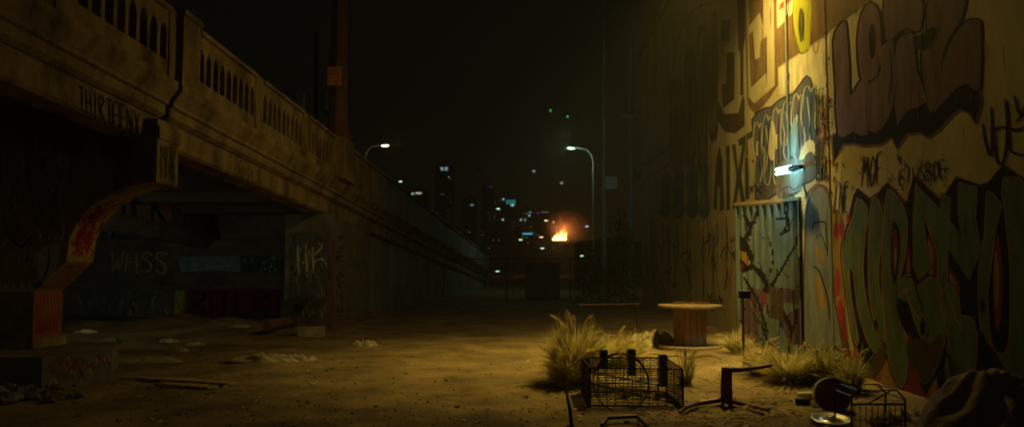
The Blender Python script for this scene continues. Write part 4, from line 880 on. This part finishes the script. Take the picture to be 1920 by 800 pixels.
mb.tube([(x0 + .05, y0 + .02, zb + .35), (x1 - .1, y1 - .05, zb + .1)], .009, 5); mb.tube([(x0 + .1, y1 - .05, zb + .12), (x1 - .05, y0 + .05, zb + .02)], .009, 5)
mb.build('wire_panels', 'black', cg)
for px_, py_, h0, h1 in ((x0 + .03, y1 - .02, -.02, Hc + .0), (x0 + .25, y1, .30, Hc + .09), (x0 + .56, y1 - .1, .22, Hc + .11), (x1 - .06, y1 - .12, .1, Hc + .05)):
    MB().rbox((px_, py_, zb + (h0 + h1) / 2), (.082, .082, h1 - h0), rz=.15).build('corner_post', 'black', cg)
# fan guard ring leaning on it
fc_ = at(1164, 716, y0 - .12); R = .285
fg = thing('fan_guard', 'round wire fan guard with a reddish rim leaning on the black cage', 'fan guard', (fc_.x, fc_.y, zb))
def ring(r, t0=0, t1=2 * PI, n=40, lean=.22): 
    out = []
    for i in range(n + 1):
        t = t0 + (t1 - t0) * i / n; z = r * math.sin(t); out.append((fc_.x + r * math.cos(t) * 1.0, fc_.y + z * lean, zb + R - .015 + z))
    return out
MB().tube(ring(R), .008, 6).build('rim', 'black', fg); MB().tube(ring(R + .011, .15, PI - .2, 26), .006, 6).build('red_rim', P('red_plastic', .5, .05, .03), fg)
mb = MB()
for k in range(1, 9): mb.tube(ring(R * k / 9), .0025, 4)
for k in range(10):
    t = k * PI / 5; mb.tube([ring(.03, t, t + .1, 1)[0], ring(R, t, t + .1, 1)[0]], .003, 4)
mb.build('guard_wires', 'black', fg)

mb = MB(); pts = [G(x, y) + Vector((0, 0, .015)) for x, y in ((1232, 676), (1262, 668), (1290, 672), (1330, 668), (1352, 674))]; mb.tube([Vector(p) for p in cm([tuple(p) for p in pts], False)], .008, 5); mb.build('loose_cable', 'black', label='thin black cable lying on the sand before the spool', cat='cable')
mb = MB(); c_ = G(1212, 668); mb.tube([c_ + Vector((.22 * math.cos(t), .3 * math.sin(t), .015 + .01 * math.sin(3 * t))) for t in [i * PI / 10 for i in range(19)]], .007, 5); mb.build('wire_loop', 'rust', label='open loop of rusty wire on the sand left of the cable', cat='wire')
# ------------------------------------------------------------------ maroon frame
def gp(x, y, Y): return at(x, y, Y)
cb = G(1363, 762); Yc = cb.y; o = thing('broken_chair_frame', 'maroon broken chair frame with splayed legs lying on the sand', 'chair frame', cb)
def bar(pts, w0, name, tap=1.0):
    MB().tube(pts, [w0 * (1 + (tap - 1) * i / (len(pts) - 1)) for i in range(len(pts))], 8).build(name, 'maroon', o, smooth=False)
bar([gp(1363, 688, Yc), gp(1362, 720, Yc), gp(1363, 755, Yc)], .058, 'upright', 1.15)
bar([gp(1360, 692, Yc), gp(1385, 693, Yc + .03), gp(1418, 689, Yc + .1), gp(1447, 684, Yc + .15)], .033, 'arm', .6)
l1 = G(1274, 776); bar([gp(1360, 742, Yc), gp(1345, 750, Yc - .03), gp(1310, 755, Yc - .1), gp(1285, 763, l1.y + .05), l1 + Vector((0, 0, .02))], .034, 'leg', .55)
l2 = G(1284, 768); bar([gp(1358, 758, Yc), gp(1320, 762, Yc + .05), l2 + Vector((0, .1, .02))], .018, 'leg', .7)
l3 = G(1442, 772); bar([gp(1366, 752, Yc), gp(1400, 760, Yc + .05), l3 + Vector((0, 0, .02))], .034, 'leg', .5)
l4 = G(1430, 778); bar([gp(1366, 758, Yc - .03), gp(1400, 768, Yc - .12), l4 + Vector((0, -.02, .02))], .022, 'leg', .6)

# ------------------------------------------------------------------ stake and scrap nearest the camera
a = G(1074, 815); t_ = at(1060, 722, a.y + .35)
MB().tube([a - Vector((0, 0, .05)), a + (t_ - a) * .5 + Vector((.01, 0, 0)), t_], [.02, .018, .010], 7).build('stake', 'black', label='dark bent stake stuck in the sand left of the cage', cat='stake')
a, m_, b, c = G(1128, 800), G(1140, 793), G(1195, 790), G(1216, 803)
MB().tube([a + Vector((0, 0, .02)), m_ + Vector((0, 0, .05)), b + Vector((0, 0, .05)), c + Vector((0, 0, .01))], .018, 7).build('bent_bar', 'black', label='black bent bar lying at the bottom below the cage', cat='bar')

# ------------------------------------------------------------------ bottom right clutter
b = G(1570, 778); o = thing('round_drum', 'rusty round drum standing on its side by the mural wall', 'drum', b)
axd = Vector((-.25, -1, .12)).normalized(); cc = b + Vector((0, .1, .18))
MB().lathe(cc, [(0, -.02), (.16, -.02), (.165, -.0), (.172, 0), (.178, .0), (.178, -.20), (0, -.20)], 32, axis=axd).build('shell', 'chrome', o, smooth=False)
MB().lathe(cc, [(0, -.005), (.158, -.005)], 32, axis=axd).build('face', 'rust', o)
b = G(1558, 792); o = thing('hubcap', 'round metal hubcap lying face up in the sand', 'hubcap', b)
MB().lathe(b + Vector((0, 0, .025)), [(0, .045), (.035, .042), (.05, .01), (.13, .0), (.165, .022), (.185, .02), (.19, -.02)], 36, axis=(.0, -.15, 1)).build('dish', 'chrome', o, smooth=True)
for (x, y, rz, L_, r, m_, lab) in ((1492, 758, -.15, .30, .04, 'black', 'dark bottle lying at the left end of the litter by the drum'), (1498, 746, .25, .30, .035, 'white', 'pale plastic bottle lying behind the dark bottle'), (1524, 764, .5, .26, .04, 'white', 'white bottle lying against the rusty drum'), (1618, 735, -.1, .24, .02, 'cloth', 'pale stick like roll lying behind the wire rack')):
    p = G(x, y); MB().lathe(p + Vector((0, 0, r)), [(0, 0), (r * .9, 0), (r, .015), (r, L_ * .65), (r * .4, L_ * .82), (r * .4, L_), (0, L_)], 14, axis=(math.cos(rz), math.sin(rz), 0)).build('bottle' if 'bottle' in lab else 'paper_roll', m_, smooth=True, label=lab, cat='bottle' if 'bottle' in lab else 'roll')
ra = G(1600, 806); o = thing('wire_rack', 'black bent wire rack standing against the mural wall', 'rack', ra)
yy = ra.y; a0, a1, a2, a3 = at(1597, 742, yy), at(1608, 731, yy), at(1682, 731, yy), at(1697, 748, yy)
e0, e3 = at(1597, 806, yy), at(1697, 806, yy)
MB().tube([e0, a0, a1, a2, a3, e3], .010, 7).build('frame', 'black', o)
MB().tube([at(1598, 757, yy), at(1695, 757, yy)], .011, 6).build('cross_bar', 'black', o)
MB().tube([p + Vector((0, .38, 0)) for p in (e0, a0, a1, a2, a3, e3)], .010, 7).build('rear_frame', 'black', o)
mb = MB()
for k in range(9): mb.tube([at(1602 + k * 11, 757, yy), at(1602 + k * 11, 806, yy)], .004, 4)
for p in (a0, a1, a2, a3): mb.tube([p, p + Vector((0, .38, 0))], .006, 5)
mb.tube([at(1625, 757, yy), at(1668, 733, yy)], .008, 5)
mb.build('wires', 'black', o)
tq = at(1858, 706, 6.35); mb = MB()
sheet('tarp_heap', (tq.x + .24, 6.75, -.02), .64, .55, tq.z * 1.6, 44, 'tarp', nx=60, ny=50, sharp=1.6, base=.62, k1=.12, k2=.05, fpow=.8, folds=.13, label='brown cloth tarp draped over a heap by the mural wall', cat='tarp')
mb = MB()
for k in range(7): c = at(1908 + k * 4, 712 + k * 5, 6.9); mb.tube([c, c + Vector((.7, .1, random.uniform(-.05, .05)))], .022, 6)
mb.build('scrap_bars', 'black', label='dark scrap bars piled behind the brown tarp', cat='scrap')
for i, (x, y, m_, lab) in enumerate(((1700, 785, 'cloth', 'pale crumpled rag right of the wire rack'), (1740, 790, 'cloth', 'second pale rag beside the tarp heap'), (1660, 795, 'tarp', 'brown rag crumpled inside the wire rack'))):
    p = G(x, y); sheet('rag', p, .16, .12, .13, 60 + i, m_, label=lab, cat='rag')

# ------------------------------------------------------------------ fountain grass
def tuft(x, y, rad, h, nb, npl, lab, seed, green=.25, name='fountain_grass', lean=0):
    b = G(x, y); o = thing(name, lab, 'grass clump', b); rnd = random.Random(seed); mb = MB()
    for k in range(nb):
        a = rnd.uniform(0, 2 * PI); r0 = rad * .28 * rnd.random() ** .5; q = rnd.random(); hh = h * rnd.uniform(.45, 1.05); sp = rad * (.25 + .95 * q ** 1.2); d = Vector((math.cos(a), math.sin(a), 0))
        sp *= 1 + .55 * noise.noise(Vector((a * 1.2, seed * 3.1, 0))); hh *= 1 + .35 * noise.noise(Vector((a * 1.5, seed * 1.7, 4)))
        p0 = b + d * r0 + Vector((0, 0, -.02)); w_ = rnd.uniform(.0035, .0085); sd = Vector((-d.y, d.x, 0)) * w_
        if rnd.random() < .5: sd = Vector((w_, 0, 0))
        pts = []
        for t in (0, .3, .6, .85, 1): pts.append(p0 + d * (sp * t ** 1.8) + Vector((lean * t * h, 0, hh * (t * 1.25 - .55 * q * t ** 2.6) * .85)))
        vs = []
        for i, p in enumerate(pts): f_ = (1, 1, .8, .5, .1)[i]; vs += [p - sd * f_, p + sd * f_]
        mb.add(vs, [(2 * i, 2 * i + 1, 2 * i + 3, 2 * i + 2) for i in range(4)], 1 if rnd.random() < green else 0)
    mb.build('blades', ['straw', 'greengrass'], o)
    for k in range(npl):
        a = rnd.uniform(0, 2 * PI); d = Vector((math.cos(a), .6 * math.sin(a), 0)); q = rnd.uniform(.2, 1); hh = h * rnd.uniform(.85, 1.2); mb = MB()
        p1 = b + d * rad * .6 * q + Vector((0, 0, hh * .8)); p2 = b + d * rad * (.75 + .25 * q) * q * 1.15 + Vector((0, 0, hh)); mb.tube([b, b + d * rad * .2 * q + Vector((0, 0, hh * .45)), p1], .003, 4)
        ln = .17 * rnd.uniform(.8, 1.2); dr = (p2 - p1).normalized(); dr = (dr + d * .3 * q).normalized()
        for j in range(230):
            t = rnd.random(); rr = .027 * math.sin(PI * min(1, t * .9 + .1)) + .005; c = p1 + dr * ln * t - Vector((0, 0, .03 * t * t * q)); e = Vector((rnd.gauss(0, 1), rnd.gauss(0, 1), rnd.gauss(0, .5))).normalized()
            mb.add([c, c + dr * .012 + e * .001, c + e * rr + dr * .022], [(0, 1, 2)])
            mb.add([c + dr.cross(e) * .0015, c + e * rr * .8 + dr * .02, c - dr.cross(e) * .0015], [(0, 1, 2)])
        mb.build('plume', 'plume', o)
    return o
GRP = 'dry grass clumps around the wall'
tuft(1078, 716, .50, .80, 1500, 13, 'largest pale fountain grass clump, left of the wire cage', 11)
tuft(1060, 722, .34, .45, 700, 3, 'short drooping grass clump at the left foot of the largest clump', 12, .1)
tuft(1150, 686, .46, .50, 900, 6, 'fluffy grass clump behind the wire cage', 13, .3)
tuft(1180, 672, .4, .42, 700, 3, 'sparse grass clump beside the crumpled plastic sheet', 19, .3)
tuft(1286, 720, .20, .42, 170, 2, 'small thin grass tuft between cage and maroon frame', 14, .45)
tuft(1480, 716, .55, .46, 1000, 7, 'bushy dry grass clump before the corrugated gate', 15, .3)
tuft(1540, 712, .42, .46, 900, 6, 'darker green grass clump at the dotted mural column', 16, .65)
tuft(1425, 700, .35, .42, 600, 5, 'wispy grass tuft at the foot of the leaning board', 17, .25)
tuft(1600, 736, .25, .50, 300, 4, 'thin plumed grass against the green lettering', 18, .5)
tuft(1385, 662, .38, .38, 500, 2, 'grass tuft growing beside the black crate', 20, .4)
# low straw litter on the lit sand
mb = MB()
for k in range(2600):
    p = G(random.uniform(1000, 1640), 655 + 130 * random.random() ** 1.3); p.z = gz(p.x, p.y) + .012; a = random.uniform(0, PI); d = Vector((math.cos(a), math.sin(a), random.uniform(-.1, .25))) * random.uniform(.02, .09)
    s_ = Vector((-d.y, d.x, 0)).normalized() * .0022; mb.add([p - s_, p + s_, p + d], [(0, 1, 2)])
mb.build('straw_litter', 'straw', kind='stuff', label='short bits of straw scattered over the lit sand', cat='straw')
mb = MB(); rnd = random.Random(5)
for k in range(1500):
    p = ground(rnd.uniform(120, 1600), 640 + 165 * rnd.random()); r = rnd.uniform(.004, .014) * (1 if rnd.random() < .95 else 2); p.z = gz(p.x, p.y) + r * .3; mb.blob(p, (r, r * rnd.uniform(.7, 1.2), r * .7), k, rings=4, n=6, mi=k % 2)
mb.build('gravel', ['dirt', 'rock'], kind='stuff', label='loose stones scattered over the dirt lot', cat='gravel')

mb = MB(); rnd = random.Random(77)
for k in range(420):
    p = ground(rnd.uniform(1180, 1700), 655 + 150 * rnd.random()); p.z = gz(p.x, p.y) + .008
    if p.x > 4.35 + .0267 * p.y: continue
    a = rnd.uniform(0, PI); L_ = rnd.uniform(.05, .22); d = Vector((math.cos(a), math.sin(a), rnd.uniform(-.02, .12))); mb.tube([p, p + d * L_ * .5 + Vector((0, 0, .01)), p + d * L_], [.003, .0035, .002], 4)
mb.build('dry_twigs', 'rust', kind='stuff', label='dry twigs and stalks strewn along the foot of the mural wall', cat='twigs')
mb = MB()
for k in range(160):
    p = ground(rnd.uniform(250, 1500), 650 + 150 * rnd.random() ** .8); p.z = gz(p.x, p.y) + .012; q = rnd.uniform(.012, .045); a = rnd.uniform(0, PI)
    mb.rbox(p, (q * 1.6, q, .003), rz=a, rx=rnd.uniform(-.5, .5), ry=rnd.uniform(-.5, .5))
mb.build('paper_scraps', 'cloth', kind='stuff', label='tiny torn paper scraps scattered over the dirt', cat='scraps')
# ------------------------------------------------------------------ left side litter
mb = MB(); rnd = random.Random(9)
for k in range(110):
    x, y = rnd.uniform(-10, 150), rnd.uniform(700, 756); y = max(y, 700 + x * .12); p = ground(x, y); r = rnd.uniform(.02, .12) * (1.2 - x / 220)
    mb.blob(p + Vector((0, 0, r * .35 + (.1 if y < 722 and x < 90 else 0))), (r * rnd.uniform(.8, 1.5), r, r * rnd.uniform(.5, .9)), k, rings=6, n=9, amp=.9, fr=2)
mb.build('rubble_heap', 'rock', kind='stuff', label='heap of broken concrete rubble before the bridge footing', cat='rubble')
def clothat(x, y, rx, ry, h, seed, m, name, lab, cat): p = G(x, y); sheet(name, p, rx, ry, h * .9, seed, m, nx=40, ny=28, sharp=2.1, base=.25, k1=.7, k2=.16, label=lab, cat=cat)
clothat(500, 676, .62, .28, .26, 71, 'cloth', 'cloth_pile', 'long crumpled pale cloth lying on the dirt', 'cloth')
clothat(556, 676, .36, .22, .20, 72, 'cloth', 'cloth_pile', 'smaller crumpled cloth at right end of the long cloth', 'cloth')
clothat(684, 648, .24, .16, .22, 73, 'cloth', 'paper_bag', 'pale crumpled bag lying before the abutment pier', 'bag')
clothat(268, 676, .62, .3, .14, 74, 'plastic', 'plastic_sheet', 'flat pale plastic sheet lying right of the footing', 'plastic sheet')
clothat(316, 640, .2, .14, .14, 75, 'cloth', 'litter', 'crumpled pale paper under the bridge, left of the pair', 'litter')
clothat(336, 658, .16, .12, .16, 76, 'cloth', 'litter', 'crumpled pale paper nearest the flat planks', 'litter')
clothat(366, 646, .2, .12, .10, 77, 'cloth', 'litter', 'flattened pale paper under the bridge, right of the others', 'litter')
clothat(162, 622, .2, .12, .12, 78, 'cloth', 'litter', 'pale scrap in the dark beside the painted pier', 'litter')
clothat(450, 612, .2, .14, .1, 79, 'cloth', 'litter', 'pale scrap at the foot of the crimson mural', 'litter')
for (xa, ya, xb_, yb_, lab) in ((262, 712, 438, 722, 'long flat plank lying on the dirt with its end in shadow'), (225, 708, 360, 712, 'shorter plank crossing under the long plank'), (300, 722, 400, 730, 'thin broken plank nearest the camera')):
    a, b = G(xa, ya), G(xb_, yb_); MB().rbox((a + b) / 2 + Vector((0, 0, .03 if ya != 708 else .01)), ((b - a).length, .16, .022), rz=math.atan2(b.y - a.y, b.x - a.x), ry=-.02).build('wood_plank', 'board', label=lab, cat='plank')
a, b = G(500, 618), G(556, 610); MB().tube([a + Vector((0, 0, .1)), b + Vector((0, 0, .12))], [.12, .10], 12).build('log', 'rust', label='short reddish log lying before the abutment', cat='log')
p = G(582, 630); MB().rbox(p + Vector((0, .1, .09)), (.55, .3, .2), rz=.2).build('stone_block', 'cloth', label='pale rectangular block by the abutment pier', cat='block')
p = G(545, 612); o = thing('leaning_mattress', 'dark curved mattress slumped against the tagged abutment', 'mattress', p)
MB().prism([(-.28, 0), (-.22, .5), (-.05, .66), (.28, .68), (.4, .6), (.1, .5), (.0, .3), (.06, 0)], lambda x, y: p + Vector((x, 0, y)), lambda x, y: p + Vector((x, .5, y))).build('pad', 'dark', o)
p = G(222, 648); mb = MB()
for k in range(14): a = random.uniform(0, 2 * PI); mb.tube([p, p + Vector((.06 * math.cos(a), .06 * math.sin(a), .1)), p + Vector((.14 * math.cos(a), .14 * math.sin(a), random.uniform(.1, .2)))], [.006, .01, .002], 4)
mb.build('weed', P('weed_green', .05, .22, .06), label='small green weed growing beside the footing', cat='weed')
